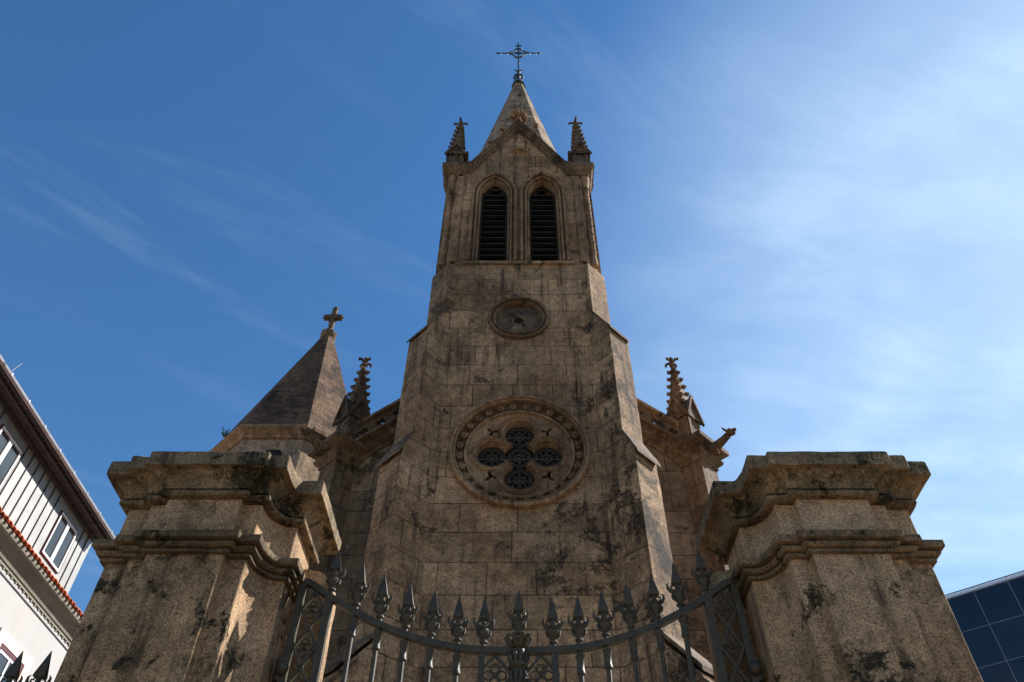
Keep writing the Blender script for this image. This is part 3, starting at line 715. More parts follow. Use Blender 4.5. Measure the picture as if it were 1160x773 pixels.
for sx in (1, -1):
    rc = MB(); rsec(rc, ((0.01, -0.62), (-0.04, -0.60), (-0.05, -0.50), (-0.12, -0.42), (-0.16, -0.36), (-0.17, -0.28), (-0.11, -0.24), (-0.15, -0.16), (-0.24, -0.10), (-0.28, -0.08), (-0.28, 0.02), (0.1, 0.02)), 1.6, 4.12, sx)
    rc.build('raking_cornice', 'trim_dark', church, jitter=0.008, sub=0.4)
for sx in (1, -1):
    # pierced parapet: a run of quatrefoil openings between base and coping
    pa = MB(); a0, a1 = 2.0, 4.12
    outer = [(sx * a0, rake(a0) + 0.02), (sx * a1, rake(a1) + 0.02), (sx * a1, rake(a1) + 0.66), (sx * a0, rake(a0) + 0.66)]
    if sx < 0: outer.reverse()
    hs_ = []
    nq = 5
    for i in range(nq):
        xc = a0 + 0.30 + (a1 - a0 - 0.5) * i / (nq - 1); zc = rake(xc) + 0.33
        hs_.append([(sx * xc + (0.085 + 0.085 * abs(math.cos(2 * a))) * math.cos(a), zc + (0.085 + 0.085 * abs(math.cos(2 * a))) * math.sin(a)) for a in [2 * PI * j / 32 for j in range(32)]])
    pa.plate([outer] + hs_, NY - 0.02, NY + 0.16)
    po_ = pa.build('parapet', 'trim_dark', church, jitter=0.006)
    cpg = MB(); cpg.loft([[(sx * x, NY + y, rake(x) + dz) for x in (a0, (a0 + a1) / 2, a1)] for y, dz in ((0.22, 0.66), (-0.06, 0.66), (-0.12, 0.70), (-0.12, 0.79), (0.05, 0.83), (0.22, 0.80), (0.22, 0.66))], closed=False)
    cpg.build('coping', 'trim', po_, jitter=0.008, sub=0.3)
    # diagonal corner pier with its moulded cornice
    cpz = MB(); dbox(cpz, -0.35, 0.40, 0.0, 0.47, 0, 13.5, 13.5, JN)
    mir(cpz, sx).build('corner_pier', 'nave', church, smooth=0)
    cc_ = MB(); lps = []
    for o, z in ((0.0, 13.28), (0.03, 13.30), (0.03, 13.38), (0.09, 13.46), (0.11, 13.54), (0.05, 13.58), (0.08, 13.66), (0.17, 13.74), (0.20, 13.76), (0.20, 13.88), (0.0, 13.92)):
        lps.append([diag(-0.5, -o, z, JN), diag(0.40 + o, -o, z, JN), diag(0.40 + o, 0.47 + o, z, JN), diag(-0.5, 0.47 + o, z, JN)])
    cc_.loft(lps, True, True); mir(cc_, sx).build('pier_cornice', 'trim_dark', church, jitter=0.008, sub=0.2)
    pc = diag(0.10, 0.235, 0, JN)
    pinnacle(sx * pc[0], pc[1], 13.93, 0.52, 1.0, 0.66, 3.2, PI / 4, 6, crs=1.2)
    # side eaves cornice
    ec = MB(); ec.loft([[(sx * (NC + o), y, z) for y in (NY + 0.5, 24, 34)] for o, z in ((0.0, 12.9), (0.06, 12.95), (0.08, 13.05), (0.2, 13.15), (0.24, 13.3), (0.24, 13.4), (-0.1, 13.42))], closed=False)
    ec.build('eaves_cornice', 'trim', church)
    # gargoyle: neck, jaw and ears reaching out along the diagonal
    gm = MB(); e1 = Vector((0.707, -0.707, 0)); b0 = Vector(diag(0.42, 0.235, 13.66, JN)); g1_ = Vector((0.707, 0.707, 0)); up = Vector((0, 0, 1))
    def gp(a, b_, c): return tuple(b0 + e1 * a + g1_ * b_ + up * c)
    gm.tube([gp(-0.15, 0, 0.0), gp(0.1, 0, 0.0), gp(0.32, 0, 0.03), (gp(0.52, 0, 0.10)), gp(0.66, 0, 0.17)], [0.17, 0.165, 0.12, 0.095, 0.085], 8)
    gm.blob(gp(0.72, 0, 0.21), 0.11, 1.0, 1.0, 0.85, 3, 0.35, 2)
    gm.blob(gp(0.84, 0, 0.22), 0.065, 1.0, 1.0, 0.6, 4, 0.3, 2)
    gm.tube([gp(0.72, 0, 0.14), gp(0.82, 0, 0.11), gp(0.86, 0, 0.13)], [0.05, 0.035, 0.02], 6)
    for q in (1, -1):
        gm.tube([gp(0.66, 0.06 * q, 0.26), gp(0.62, 0.10 * q, 0.33), gp(0.60, 0.11 * q, 0.38)], [0.035, 0.028, 0.008], 5)
        gm.tube([gp(0.0, 0.13 * q, 0.0), gp(0.18, 0.16 * q, -0.02), gp(0.25, 0.14 * q, -0.14), gp(0.36, 0.12 * q, -0.18)], [0.08, 0.07, 0.045, 0.035], 6)
        gm.tube([gp(0.0, 0.10 * q, 0.12), gp(0.16, 0.20 * q, 0.20), gp(0.02, 0.22 * q, 0.30)], [0.05, 0.03, 0.01], 5)
    mir(gm, sx).build('gargoyle', 'trim_dark', church, jitter=0.012, jscale=9)

# --- octagonal stair turret on the left
TC = (-6.72, 18.25)
def octo(r, z, c=TC): return [(c[0] + r / math.cos(PI / 8) * math.cos(PI / 8 + i * PI / 4), c[1] + r / math.cos(PI / 8) * math.sin(PI / 8 + i * PI / 4), z) for i in range(8)]
tr = MB(); tr.loft([octo(2.0, 0), octo(2.0, 15.3)], True, True); to = tr.build('turret', 'turret_wall', church, smooth=20)
tcn = MB(); tcn.loft([octo(2.0, 15.28), octo(2.06, 15.30), octo(2.08, 15.38), octo(2.15, 15.44), octo(2.22, 15.50), octo(2.26, 15.52), octo(2.26, 15.62), octo(2.1, 15.66)], True, True); tcn.build('turret_cornice', 'trim', to, smooth=20, jitter=0.006, sub=0.4)
trf = MB(); trf.loft([octo(2.22, 15.66), octo(2.16, 15.76), octo(0.14, 21.75)], True, True); trf.build('turret_roof', 'turret_roof', to, smooth=20, jitter=0.01, jscale=5, sub=0.5)
tf = MB(); tf.lathe([(0.2, 21.5), (0.29, 21.62), (0.29, 21.8), (0.16, 21.9), (0.09, 22.0), (0.08, 22.3)], (TC[0], TC[1], 0), 8)
tx = MB()
def cr(dx, dz, w, h, e=0.1): tx.box(0 + dx - w / 2, 0 + dx + w / 2, 0 - e, 0 + e, 0 + dz - h / 2, 0 + dz + h / 2)
cr(0, 0, 0.25, 1.5); cr(0, 0.05, 0.98, 0.26, 0.115); tx.tube([(0.30 * math.cos(2 * PI * i / 20), 0, 0.05 + 0.30 * math.sin(2 * PI * i / 20)) for i in range(20)], 0.05, 6, True)
for dx, dz in ((0.46, 0.05), (-0.46, 0.05), (0, 0.78)):
    for q in (1, -1):
        ox, oz = (0.0, 0.09 * q) if dx else (0.09 * q, 0.0)
        tx.blob((0 + dx + ox, 0, 0 + dz + oz), 0.075, 1, 1.1, 1, 3 + q, 0.3, 1)
    tx.blob((0 + dx * 1.12, 0, 0 + dz * 1.1), 0.08, 1, 1.1, 1, 3, 0.3, 1)
for q, w_ in ((1, 1), (-1, 1), (1, -1), (-1, -1)): tx.blob((0 + 0.12 * q, 0, 0.05 + 0.12 * w_), 0.06, 1, 1, 1, 6, 0.3, 1)
tx.v = [(TC[0] + x * 0.66, TC[1] + y * 0.66, 22.66 + z * 0.70) for x, y, z in tx.v]; tf.add(tx.v, tx.f)
tf.build('stone_cross', 'trim_dark', to)
bx_ = MB(); bx_.box(-6.72, -6.35, 16.0, 16.24, 14.35, 14.72); bx_.build('drain_block', 'void', to, smooth=0)

# ================================================================== gate piers
def pier_plan(o):
    """outline at outward offset o (x positive is the gate side, mirrored later); list of (x,y,kind)"""
    P_ = []
    # start at left back going round anticlockwise seen from above: front is -y
    c = 0.35 * o      # the cap and string close up the set-backs of the shaft below
    P_ += [(-1.948 - o, 3.71 + o), (-1.948 - o, 3.225 - o - c * 0.2), (-1.824 - o, 3.225 - o - c * 0.2), (-1.824 - o, 3.185 - o - c * 0.4), (-1.727 - o, 3.185 - o - c * 0.4), (-1.727 - o, 3.138 - o),
           (-1.364 + o, 3.138 - o), (-1.364 + o, 3.185 - o - c * 0.4), (-1.272 + o, 3.185 - o - c * 0.4)]
    A = (-1.272 + o, 3.212 - o); B = (-1.155 + 0.25 * o, 3.38 - o)
    for i in range(9):
        a = PI / 2 * i / 8; x = B[0] + (A[0] - B[0]) * math.cos(a) ** 1.0; y = A[1] + (B[1] - A[1]) * math.sin(a)
        # concave quarter: leaves A heading back, arrives at B heading sideways
        P_.append((x, y))
    P_ += [(-1.135 + o, 3.38 - o), (-1.135 + o, 3.71 + o)]
    return P_
base_pl = pier_plan(0.0)
def dens(o, step=0.024):
    pl = pier_plan(o); out = []; n = len(pl)
    for i in range(n):
        a, b_ = pl[i], pl[(i + 1) % n]; A, B = base_pl[i], base_pl[(i + 1) % n]
        L0 = math.hypot(A[0] - B[0], A[1] - B[1]); m = max(1, int(L0 / step))
        L1 = math.hypot(a[0] - b_[0], a[1] - b_[1]); ch = min(0.004, L1 * 0.2)
        arc = 9 <= i <= 16
        if arc: out.append(a); continue
        ux, uy = ((b_[0] - a[0]) / max(L1, 1e-6), (b_[1] - a[1]) / max(L1, 1e-6))
        st = (a[0] + ux * ch, a[1] + uy * ch); en = (b_[0] - ux * ch, b_[1] - uy * ch)
        for j in range(m + 1): f = j / m; out.append((st[0] + (en[0] - st[0]) * f, st[1] + (en[1] - st[1]) * f))
    return out
def pier(sx, label):
    root = thing('gate_pier', label, 'gate pier', (sx * 1.55, 3.4, 0), 'stone piers either side of the gate')
    def sweep(name, prof, mat, amp, js=9.0, chip=0.0):
        mb = MB(); loops = []
        for o, z in prof: loops.append([(x, y, z) for x, y in dens(o)])
        mb.loft(loops, True, True)
        if sx > 0: mb.xf(Matrix.Scale(-1, 4, (1, 0, 0)))
        if chip:
            vs = []
            for p in mb.v:
                v = Vector(p); n_ = noise.noise(v * 13.0 + Vector((3, 1, 8))); n2 = noise.noise(v * 31.0)
                k = chip * 0.8 * max(0, n_ - 0.30) + chip * 0.3 * max(0, n2 - 0.3)
                c = Vector((sx * 1.5, 3.42, v.z)); d_ = (c - v); d_.normalize()
                vs.append(tuple(v + d_ * k + Vector((0, 0, -k * 0.4 if v.z > 4.0 else 0))))
            mb.v = vs
        return mb.build(name, mat, root, jitter=amp * 0.35, jscale=js, smooth=27)
    def dz(z0, z1, step): 
        m = max(1, int(abs(z1 - z0) / step)); return [(0.0, z0 + (z1 - z0) * i / m) for i in range(m + 1)]
    sweep('plinth', [(0.10, 0), (0.10, 0.40), (0.07, 0.44), (0.05, 0.46), (0.0, 0.50)], 'pier', 0.004)
    sweep('shaft', dz(0.501, 3.553, 0.03), 'pier_panel', 0.0035, chip=0.004)
    st = [(0.0, 3.554), (0.022, 3.555), (0.022, 3.570), (0.010, 3.571), (0.010, 3.576), (0.034, 3.577), (0.043, 3.584), (0.045, 3.592), (0.040, 3.601), (0.022, 3.603), (0.022, 3.608), (0.062, 3.609), (0.065, 3.615), (0.065, 3.642), (0.050, 3.650), (0.0, 3.664)]
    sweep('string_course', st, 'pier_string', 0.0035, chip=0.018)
    sweep('frieze', dz(3.665, 3.858, 0.025), 'pier', 0.003, chip=0.004)
    cap = [(0.0, 3.859), (0.030, 3.860), (0.040, 3.866), (0.043, 3.876), (0.040, 3.886), (0.030, 3.892), (0.012, 3.893), (0.012, 3.900), (0.034, 3.902), (0.036, 3.915), (0.042, 3.928), (0.053, 3.942), (0.068, 3.953), (0.080, 3.960), (0.082, 3.976), (0.086, 3.981),
           (0.122, 3.982), (0.122, 3.990), (0.122, 4.005), (0.122, 4.03), (0.122, 4.056), (0.117, 4.066), (0.10, 4.072), (0.02, 4.085)]
    jb = MB(); zs_ = [0.0, 0.5, 1.5, 2.5, 3.3, 3.55, 3.62, 3.67, 3.705, 3.73, 3.742]
    jb.loft([[(sx * 1.150, 3.585, z), (sx * (0.945 + ins), 3.585, z), (sx * (0.945 + ins), 3.705, z), (sx * 1.150, 3.705, z)] for z, ins in zip(zs_, [0, 0, 0, 0, 0, 0, 0.004, 0.018, 0.045, 0.09, 0.15])], True, True)
    jb.build('jamb_block', 'pier', root, jitter=0.005, sub=0.05)
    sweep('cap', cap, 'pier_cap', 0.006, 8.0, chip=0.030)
    return root
pier(-1, 'weathered granite pier left of the gate, sunlit on its inner side')
pier(1, 'weathered granite pier right of the gate, shaded, mossy under its cap')

# ================================================================== wrought-iron gate
GY = 3.5
RAIL = [(0.0, 3.262), (0.10, 3.262), (0.21, 3.267), (0.32, 3.279), (0.43, 3.306), (0.544, 3.341), (0.661, 3.387), (0.781, 3.447), (0.906, 3.519), (1.00, 3.585), (1.06, 3.628)]
def rz(x):
    x = abs(x)
    for (a, za), (b_, zb) in zip(RAIL, RAIL[1:]):
        if x <= b_: 
            f = (x - a) / (b_ - a); f2 = f; return za + (zb - za) * f2
    return RAIL[-1][1]
def finial_mesh(sc=1.0):
    f = MB()
    f.lathe([(0.011, -0.01), (0.012, 0.018), (0.020, 0.024), (0.020, 0.032), (0.012, 0.038), (0.016, 0.048), (0.026, 0.066), (0.029, 0.080), (0.024, 0.090), (0.030, 0.096), (0.020, 0.104), (0.012, 0.118), (0.012, 0.135), (0.016, 0.14)], (0, 0, 0), 10)
    for k in (0, 2):
        a = k * PI / 2; c_, s_ = math.cos(a), math.sin(a)
        pts = [(0.006, 0.092), (0.022, 0.096), (0.038, 0.106), (0.047, 0.122), (0.048, 0.140), (0.040, 0.150)]
        f.tube([(r * c_, r * s_ * 0.7, z) for r, z in pts], [0.009, 0.010, 0.0092, 0.0075, 0.005, 0.002], 6)
        pts = [(0.020, 0.108), (0.031, 0.118), (0.030, 0.130), (0.021, 0.133), (0.018, 0.126)]
        f.tube([(r * c_, r * s_, z) for r, z in pts], [0.005, 0.005, 0.005, 0.004, 0.003], 5)
        f.tube([(0.012 * c_, 0.012 * s_, 0.045), (0.030 * c_, 0.030 * s_, 0.062), (0.033 * c_, 0.033 * s_, 0.080), (0.026 * c_, 0.026 * s_, 0.09)], [0.004, 0.006, 0.006, 0.003], 5)
    f.lathe([(0.014, 0.134), (0.036, 0.140), (0.0365, 0.145), (0.0255, 0.182), (0.0135, 0.222), (0.0015, 0.262)], (0, 0, 0), 4, sq=0.7, rot=PI / 4)
    f.v = [(x * sc, y * sc, z * sc) for x, y, z in f.v]
    return f
fin_proto = None
def finial(parent, x, y, z, rot=0.0):
    global fin_proto
    if fin_proto is None:
        o = finial_mesh().build('finial', 'iron', None, smooth=30); fin_proto = o; o.parent = parent
    else: o = copy_part(fin_proto, parent)
    o.location = Vector((x, y, z)) - wloc(parent); o.rotation_euler = (random.uniform(-0.02, 0.02), random.uniform(-0.025, 0.025), rot + random.uniform(-0.12, 0.12)); return o
def diamond_mesh(w, h):
    d = MB()
    pts = [(0, h / 2), (w / 2, 0), (0, -h / 2), (-w / 2, 0), (0, h / 2)]
    for a, b_ in zip(pts, pts[1:]): d.bar([(a[0], 0, a[1]), (b_[0], 0, b_[1])], 0.018, 0.012)
    for sx_, sz_ in ((0, 0.26), (0, -0.26), (0.22, 0), (-0.22, 0)):
        d.tube([(sx_ * w * 0.9 + w * 0.135 * math.cos(2 * PI * i / 10), 0, sz_ * h * 0.62 + w * 0.135 * math.sin(2 * PI * i / 10)) for i in range(10)], 0.0045, 5, True)
    d.blob((0, 0, 0), 0.013, 1, 1.2, 1, 2, 0.2, 1)
    for sx_ in (1, -1):
        for sz_ in (1, -1): d.tube([(0, 0, 0), (sx_ * w * 0.16, 0, sz_ * h * 0.10), (sx_ * w * 0.10, 0, sz_ * h * 0.20)], 0.004, 5)
    d.blob((0, 0, h / 2), 0.012, 1.3, 1.2, 1, 2, 0.2, 1)
    return d
def leaf(sx, label):
    root = thing('gate_leaf', label, 'gate', (sx * 1.09, GY, 0), 'two leaves of the churchyard gate')
    tr_ = MB(); xs = [0.022 + (1.075 - 0.022) * i / 40 for i in range(41)]
    # smooth the rail with a cubic through the samples
    def sm(x):
        return sum(rz(x + d) for d in (-0.05, -0.025, 0, 0.025, 0.05)) / 5
    pts = [(sx * x, GY, sm(x)) for x in xs] 
    pts += [(sx * 1.092, GY, sm(1.075) + 0.004), (sx * 1.100, GY, sm(1.075) - 0.012), (sx * 1.094, GY, sm(1.075) - 0.026)]
    tr_.bar(pts, 0.034, 0.030)
    tr_.build('top_rail', 'iron', root)
    for zz_, nm_ in ((0.25, 'bottom_rail'), (1.15, 'middle_rail')):
        b_ = MB(); b_.box(*(sorted((sx * 0.03, sx * 1.07))), GY - 0.017, GY + 0.017, zz_ - 0.02, zz_ + 0.02); b_.build(nm_, 'iron', root)
    def stile(x, w, ztop, nm_='stile'):
        b_ = MB(); b_.box(sx * x - w / 2, sx * x + w / 2, GY - w / 2, GY + w / 2, 0.14, ztop); b_.build(nm_, 'iron', root)
    stile(0.93, 0.036, sm(0.93) - 0.01); stile(0.17, 0.030, sm(0.17) - 0.01); stile(1.075, 0.032, sm(1.075) - 0.02, 'hinge_stile')
    kn = MB(); kn.blob((sx * 1.08, GY - 0.03, 3.17), 0.032, 1, 1, 1, 1, 0.03, 2); kn.lathe([(0.022, -0.05), (0.022, 0.05)], (sx * 1.10, GY, 3.17), 10); kn.build('hinge_knob', 'iron', root)
    xs_b = [0.287, 0.415, 0.54, 0.67, 0.795]
    first = None
    for x in xs_b:
        zt = sm(x)
        b_ = MB(); b_.lathe([(0.0125, 0.2), (0.0125, zt - 0.125), (0.021, zt - 0.122), (0.021, zt - 0.112), (0.018, zt - 0.105), (0.018, zt - 0.05), (0.022, zt - 0.045), (0.022, zt - 0.035), (0.012, zt - 0.030), (0.012, zt + 0.02)], (sx * x, GY, 0), 10)
        b_.build('bar', 'iron', root)
        finial(root, sx * x, GY, zt + 0.012)
    finial(root, sx * 0.93, GY, sm(0.93) + 0.012); finial(root, sx * 0.165, GY, sm(0.165) + 0.012)
    for x0, x1, zt in ((0.187, 0.028, sm(0.1)), (1.058, 0.949, sm(1.0))):
        xc = sx * (x0 + x1) / 2; w = abs(x0 - x1) * 0.98; h = 0.19
        lat = MB(); lat.tube([(xc, GY, zt - 0.01), (xc, GY, zt - 0.03)], 0.008, 5); lo = lat.build('lattice_panel', 'iron', root)
        proto = None; n_ = int((zt - 0.30) / h)
        for i in range(n_):
            zc = zt - 0.02 - h / 2 - i * h
            if proto is None: d = diamond_mesh(w, h).build('diamond', 'iron', None); d.parent = lo; proto = d
            else: d = copy_part(proto, lo)
            d.location = Vector((xc, GY, zc)) - wloc(lo)
    return root, sm
lf, sm_ = leaf(-1, 'left leaf of the wrought-iron gate, with the ornate centre post')
rt, _ = leaf(1, 'right leaf of the wrought-iron gate, hung on the right pier, without centre post')
cpst = MB()
cpst.lathe([(0.03, 0.14), (0.03, 3.06), (0.042, 3.07), (0.042, 3.09), (0.034, 3.10), (0.034, 3.17), (0.046, 3.18), (0.046, 3.195), (0.032, 3.21), (0.040, 3.235), (0.036, 3.26), (0.028, 3.27), (0.030, 3.285)], (0, GY - 0.006, 0), 14)
cpst_o = cpst.build('centre_post', 'iron', lf)
ac = MB()
for i in range(10):
    a = 2 * PI * i / 10; c_, s_ = math.cos(a), math.sin(a)
    ac.tube([(0.028 * c_, GY - 0.006 + 0.028 * s_, 3.275), (0.045 * c_, GY - 0.006 + 0.045 * s_, 3.30), (0.058 * c_, GY - 0.006 + 0.058 * s_, 3.325), (0.066 * c_, GY - 0.006 + 0.066 * s_, 3.318)], [0.012, 0.014, 0.012, 0.006], 6)
    ac.tube([(0.034 * c_, GY - 0.006 + 0.034 * s_, 3.20), (0.044 * c_, GY - 0.006 + 0.044 * s_, 3.225), (0.048 * c_, GY - 0.006 + 0.048 * s_, 3.25)], [0.009, 0.010, 0.004], 5)
    ac.tube([(0.030 * c_, GY - 0.006 + 0.030 * s_, 3.10), (0.040 * c_, GY - 0.006 + 0.040 * s_, 3.135), (0.036 * c_, GY - 0.006 + 0.036 * s_, 3.165)], [0.006, 0.008, 0.004], 5)
ac.lathe([(0.03, 3.28), (0.045, 3.30), (0.03, 3.32), (0.012, 3.33)], (0, GY - 0.006, 0), 12)
ac.build('acanthus_collar', 'iron', cpst_o)
finial(lf, 0, GY - 0.006, 3.318, 0.0).scale = (1.0, 1.0, 0.98)

# side railing beyond the left pier
fr_ = thing('side_railing', 'low dark iron railing with spear finials left of the left gate pier', 'railing', (-2.8, 3.4, 0))
kbw = MB(); kbw.box(-4.2, -2.0, 3.28, 3.52, 0, 0.6); kbw.build('low_wall', 'pier', fr_, jitter=0.006, sub=0.1)
rl = MB(); rl.box(-4.2, -1.95, 3.383, 3.417, 2.93, 2.96); rl.build('top_rail', 'iron', fr_)
rl = MB(); rl.box(-4.2, -1.95, 3.383, 3.417, 0.75, 0.78); rl.build('bottom_rail', 'iron', fr_)
for i in range(17):
    x = -2.121 - 0.126 * i
    b_ = MB(); b_.lathe([(0.0125, 0.59), (0.0125, 2.97)], (x, 3.4, 0), 8); b_.build('bar', 'iron', fr_); finial(fr_, x, 3.4, 2.955)

# ================================================================== apartment building on the left
ap = thing('apartment_building', 'pale rendered building with grey clad attic, burgundy windows and terracotta tile ledge', 'building', (-18, 18, 0))
LX, AX = -14.6, -14.8; Y0, Y1 = 3.0, 24.6
wl = MB(); wl.box(-24, LX, Y0, Y1, 0, 13.30); wl.build('wall', 'render_white', ap, smooth=0)
# moulded cove under the tiles
cv = MB(); cv.loft([[(LX + o, y, z) for y in (Y0, Y1)] for o, z in ((0.0, 13.25), (0.05, 13.28), (0.05, 13.34), (0.09, 13.36), (0.12, 13.44), (0.20, 13.54), (0.32, 13.62), (0.34, 13.66), (0.42, 13.70), (0.46, 13.78), (0.46, 13.80), (0.0, 13.82))], closed=False)
cvo = cv.build('cornice', 'cove', ap, smooth=30)
dn = MB(); y = Y0
while y < Y1:
    dn.hull([(LX + 0.001, y, 13.40), (LX + 0.001, y + 0.17, 13.40), (LX + 0.001, y + 0.17, 13.26), (LX + 0.001, y + 0.085, 13.20), (LX + 0.001, y, 13.26)],
            [(LX + 0.035, y, 13.40), (LX + 0.035, y + 0.17, 13.40), (LX + 0.035, y + 0.17, 13.30), (LX + 0.035, y + 0.085, 13.22), (LX + 0.035, y, 13.30)]); y += 0.26
dn.build('dentil_band', 'dentil', cvo, smooth=0)
cbn = MB(); cbn.box(LX + 0.0, LX + 0.025, Y0, Y1, 13.10, 13.135); cbn.build('cable', 'seam', ap, smooth=0)
# tile ledge
tl = MB(); y = Y0; i = 0
while y < Y1:
    n_ = 8; loA = []; hiA = []
    for s_ in range(5):
        f0_ = s_ / 4
    for row in range(3):
        xa = -14.08 - row * 0.26; xb = xa - 0.30; za = 13.84 + row * 0.13 + 0.012 * math.sin(i * 2.3); zb_ = za + 0.16
        A = []; B = []
        for q in range(n_ + 1):
            a = PI * q / n_; A.append((xa, y + 0.11 - 0.11 * math.cos(a), za + 0.085 * math.sin(a))); B.append((xb, y + 0.11 - 0.09 * math.cos(a), zb_ + 0.075 * math.sin(a)))
        tl.loft([A, B], closed=False)
        A2 = [(xa, p[1], p[2] - 0.018) for p in A]; tl.loft([A, A2], closed=False); tl.loft([A2, [(q_[0], q_[1], q_[2] - 0.018) for q_ in B]], closed=False)
        C = []; D_ = []
        for q in range(n_ + 1):
            a = PI * q / n_; C.append((xa + 0.01, y + 0.22 - 0.06 * math.cos(a), za + 0.01 - 0.05 * math.sin(a))); D_.append((xb, y + 0.22 - 0.06 * math.cos(a), zb_ - 0.05 * math.sin(a)))
        tl.loft([C, D_], closed=False)
    y += 0.235; i += 1
tl.build('tile_ledge', 'tile', ap, smooth=50)
ub = MB(); ub.box(-14.85, -14.16, Y0, Y1, 13.801, 13.83); ub.build('ledge_slab', 'cove', ap, smooth=0)
# attic storey
AY1 = 23.2
at = MB(); at.box(-23.5, AX, Y0, AY1, 13.9, 16.66); ato = at.build('attic_wall', 'cladding', ap, smooth=0)
y = AY1 - 0.35
wins = [(19.05 + 1.85, 22.13), (16.68, 17.91), (12.5, 13.73), (8.3, 9.53)]
while y > Y0:
    if not any(a - 0.12 < y < b_ + 0.12 for a, b_ in wins): MB().box(AX, AX + 0.035, y - 0.009, y + 0.009, 14.2, 16.62).build('seam', 'seam', ato, smooth=0)
    y -= 0.40
for (a, b_) in wins:
    z0, z1 = 14.69, 16.18
    wf = MB()
    for bx4 in ((a - 0.022, b_ + 0.022, z1, z1 + 0.025), (a - 0.022, b_ + 0.022, z0 - 0.025, z0), (a - 0.022, a, z0, z1), (b_, b_ + 0.022, z0, z1)):
        wf.box(AX - 0.02, AX + 0.058, bx4[0], bx4[1], bx4[2], bx4[3])
    w_o = wf.build('window', 'red_frame', ap, smooth=0)
    ww = MB(); mid = (a + b_) / 2
    for q0, q1 in ((a, mid - 0.012), (mid + 0.012, b_)):
        for bx4 in ((q0, q1, z1 - 0.07, z1), (q0, q1, z0, z0 + 0.07), (q0, q0 + 0.07, z0 + 0.07, z1 - 0.07), (q1 - 0.07, q1, z0 + 0.07, z1 - 0.07)):
            ww.box(AX - 0.01, AX + 0.05, *bx4)
    ww.build('sash', 'white_paint', w_o, smooth=0)
    gp_ = MB(); gp_.box(AX - 0.005, AX + 0.012, a + 0.01, b_ - 0.01, z0 + 0.01, z1 - 0.01); gp_.build('pane', 'pane', w_o, smooth=0)
# eaves
ev = MB(); EY1 = 23.15 + 0.15
ev.box(-15.0, -14.19, Y0, EY1, 16.662, 16.72); ev.box(-14.42, -14.36, Y0, EY1, 16.56, 16.661); ev.box(AX, AX + 0.09, Y0, AY1 + 0.05, 16.52, 16.661)
y = Y0
while y < EY1: ev.box(-14.35, -14.2, y, y + 0.03, 16.60, 16.661); ev.box(-14.70, -14.43, y, y + 0.022, 16.64, 16.661); y += 0.55
ev.box(-14.22, -14.18, Y0, EY1, 16.58, 16.80)
ev.build('soffit', 'soffit', ap, smooth=0)
gt = MB()
gt.loft([[(x, y_, z) for y_ in (Y0, EY1 + 0.05)] for x, z in [(-14.13 + 0.07 * math.cos(a), 16.69 + 0.09 * math.sin(a)) for a in [PI + PI * i / 8 for i in range(9)]] + [(-14.055, 16.70), (-14.10, 16.705), (-14.20, 16.70)]], closed=False)
y = Y0
while y < EY1: gt.box(-14.065, -14.045, y, y + 0.03, 16.63, 16.72); y += 1.1
gt.build('gutter', 'gutter', ap, smooth=40)
rf = MB(); rf.add([(-14.15, Y0, 16.74), (-14.15, EY1, 16.74), (-19, EY1, 18.2), (-19, Y0, 18.2), (-24, EY1, 16.74), (-24, Y0, 16.74)], [(0, 1, 2, 3), (3, 2, 4, 5)]); rf.build('roof', 'terra_dark', ap, smooth=0)
an = MB(); an.tube([(-14.25, 15.2, 16.8), (-14.12, 15.25, 17.25)], 0.012, 4); an.build('roof_wire', 'gutter', ap)
# lower windows with pink stone surround
for (a, b_) in ((20.9, 22.35), (16.9, 18.35), (12.8, 14.25)):
    z0, z1 = 9.6, 11.78
    su = MB()
    for bx4 in ((a - 0.30, b_ + 0.30, z1, z1 + 0.30), (a - 0.30, b_ + 0.30, z0 - 0.25, z0), (a - 0.30, a, z0, z1), (b_, b_ + 0.30, z0, z1)): su.box(LX - 0.01, LX + 0.06, *bx4)
    w_o = su.build('window', 'pinkstone', ap, smooth=0)
    ww = MB()
    for bx4 in ((a, b_, z1 - 0.12, z1 - 0.002), (a, b_, z0 + 0.002, z0 + 0.1), (a + 0.002, a + 0.1, z0 + 0.1, z1 - 0.12), (b_ - 0.1, b_ - 0.002, z0 + 0.1, z1 - 0.12)): ww.box(LX - 0.01, LX + 0.045, *bx4)
    ww.build('frame', 'red_frame', w_o, smooth=0)
    ws = MB(); a2, b2_ = a + 0.1, b_ - 0.1
    for bx4 in ((a2, b2_, z1 - 0.2, z1 - 0.121), (a2, b2_, z0 + 0.101, z0 + 0.17), (a2, a2 + 0.07, z0 + 0.17, z1 - 0.2), (b2_ - 0.07, b2_, z0 + 0.17, z1 - 0.2), ((a2 + b2_) / 2 - 0.04, (a2 + b2_) / 2 + 0.04, z0 + 0.17, z1 - 0.2)): ws.box(LX - 0.01, LX + 0.03, *bx4)
    ws.build('sash', 'white_paint', w_o, smooth=0)
    gp_ = MB(); gp_.box(LX - 0.005, LX + 0.008, a2, b2_, z0 + 0.11, z1 - 0.13); gp_.build('pane', 'pane', w_o, smooth=0)

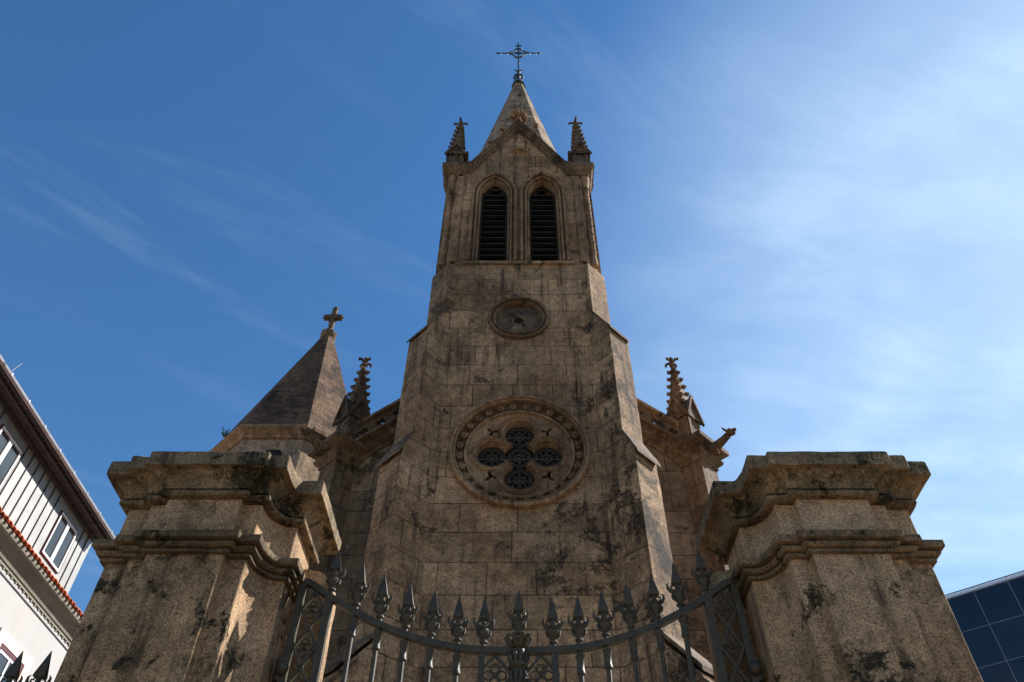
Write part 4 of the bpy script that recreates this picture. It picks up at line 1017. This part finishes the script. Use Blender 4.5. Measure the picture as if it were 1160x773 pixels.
# ================================================================== glass office on the right
OS = 1.3333
A0 = Vector((18.611 * OS, 30 * OS, 0)); dv = Vector((0.784, -0.6208, 0)); nv_ = Vector((0.6208, 0.784, 0))    # nv_ points into the building
ZT = (18.4 - 1.6) * OS + 1.6
off = thing('office_building', 'dark blue glass curtain-wall block with pale parapet rail on the far right', 'building', tuple(A0))
def ob(mb, s0, s1, d0, d1, z0, z1):
    pts = [A0 + dv * s0 + nv_ * d0, A0 + dv * s1 + nv_ * d0, A0 + dv * s1 + nv_ * d1, A0 + dv * s0 + nv_ * d1]
    return mb.hull([(p.x, p.y, z0) for p in pts], [(p.x, p.y, z1) for p in pts])
S0, S1 = -5.4 + 0.9, 13.6
ow = MB(); ob(ow, S0, S1, 0.12, 12, 0, ZT - 0.2); ow.build('wall', 'parapet_white', off, smooth=0)
pp = MB(); ob(pp, S0, S1, -0.02, 0.3, ZT - 0.17, ZT - 0.02); pp.build('parapet', 'parapet_white', off, smooth=0)
pp = MB(); ob(pp, S0, S1, 0.0, 0.2, ZT - 0.24, ZT - 0.171); pp.build('shadow_gap', 'office_frame', off, smooth=0)
hr = MB(); ob(hr, S0, S1, 0.0, 0.05, ZT + 0.03, ZT + 0.075); s_ = S0
while s_ < S1: ob(hr, s_, s_ + 0.04, 0.0, 0.04, ZT - 0.02, ZT + 0.03); s_ += 1.8
hr.build('roof_rail', 'seam', off, smooth=0)
zrows = [ZT - 0.25, (16.77 - 1.6) * OS + 1.6]
while zrows[-1] > 3: zrows.append(zrows[-1] - 2.0)
xcols = [0.66 * OS + 1.8 * k for k in range(-3, 8)]
xcols = [x for x in xcols if S0 < x < S1]; xc2 = [S0] + xcols + [S1]
for i in range(len(zrows) - 1):
    for j in range(len(xc2) - 1):
        if i > 4: continue
        p_ = MB(); ob(p_, xc2[j] + 0.02, xc2[j + 1] - 0.02, 0.03, 0.09, zrows[i + 1] + 0.02, zrows[i] - 0.02); p_.build('glass_panel', 'office_glass', off, smooth=0)
ml = MB()
for x in xcols: ob(ml, x - 0.022, x + 0.022, 0.0, 0.10, zrows[-1], zrows[0])
for z in zrows[1:]: ob(ml, S0, S1, 0.005, 0.10, z - 0.022, z + 0.022)
ml.build('mullion', 'office_frame', off, smooth=0)
lwz = MB(); ob(lwz, S0, S1, 0.04, 0.09, 0, zrows[5] - 0.02); lwz.build('lower_glass', 'office_glass', off, smooth=0)

# ================================================================== little weeds on the ledges
def weed(x, y, z, s, label, seed):
    rnd = random.Random(seed); w = MB()
    for i in range(12):
        a = rnd.uniform(0, 2 * PI); l = s * rnd.uniform(0.5, 1); dx, dy = math.cos(a) * l * 0.6, math.sin(a) * l * 0.6
        w.tube([(x, y, z), (x + dx * 0.4, y + dy * 0.4, z + l * 0.6), (x + dx, y + dy, z + l)], [0.006, 0.005, 0.002], 4)
        for q in range(4):
            f = 0.4 + 0.15 * q; w.blob((x + dx * f, y + dy * f, z + l * f), 0.03 * s / 0.4, 1, 1, 0.4, q + i, 0.3, 1)
    o = w.build('weed', 'leaf', None, origin=(x, y, z)); o['label'] = label; o['category'] = 'plant'
weed(-8.3, 16.75, 15.70, 0.40, 'small wild weed sprouting at the eave of the octagonal turret roof', 1)
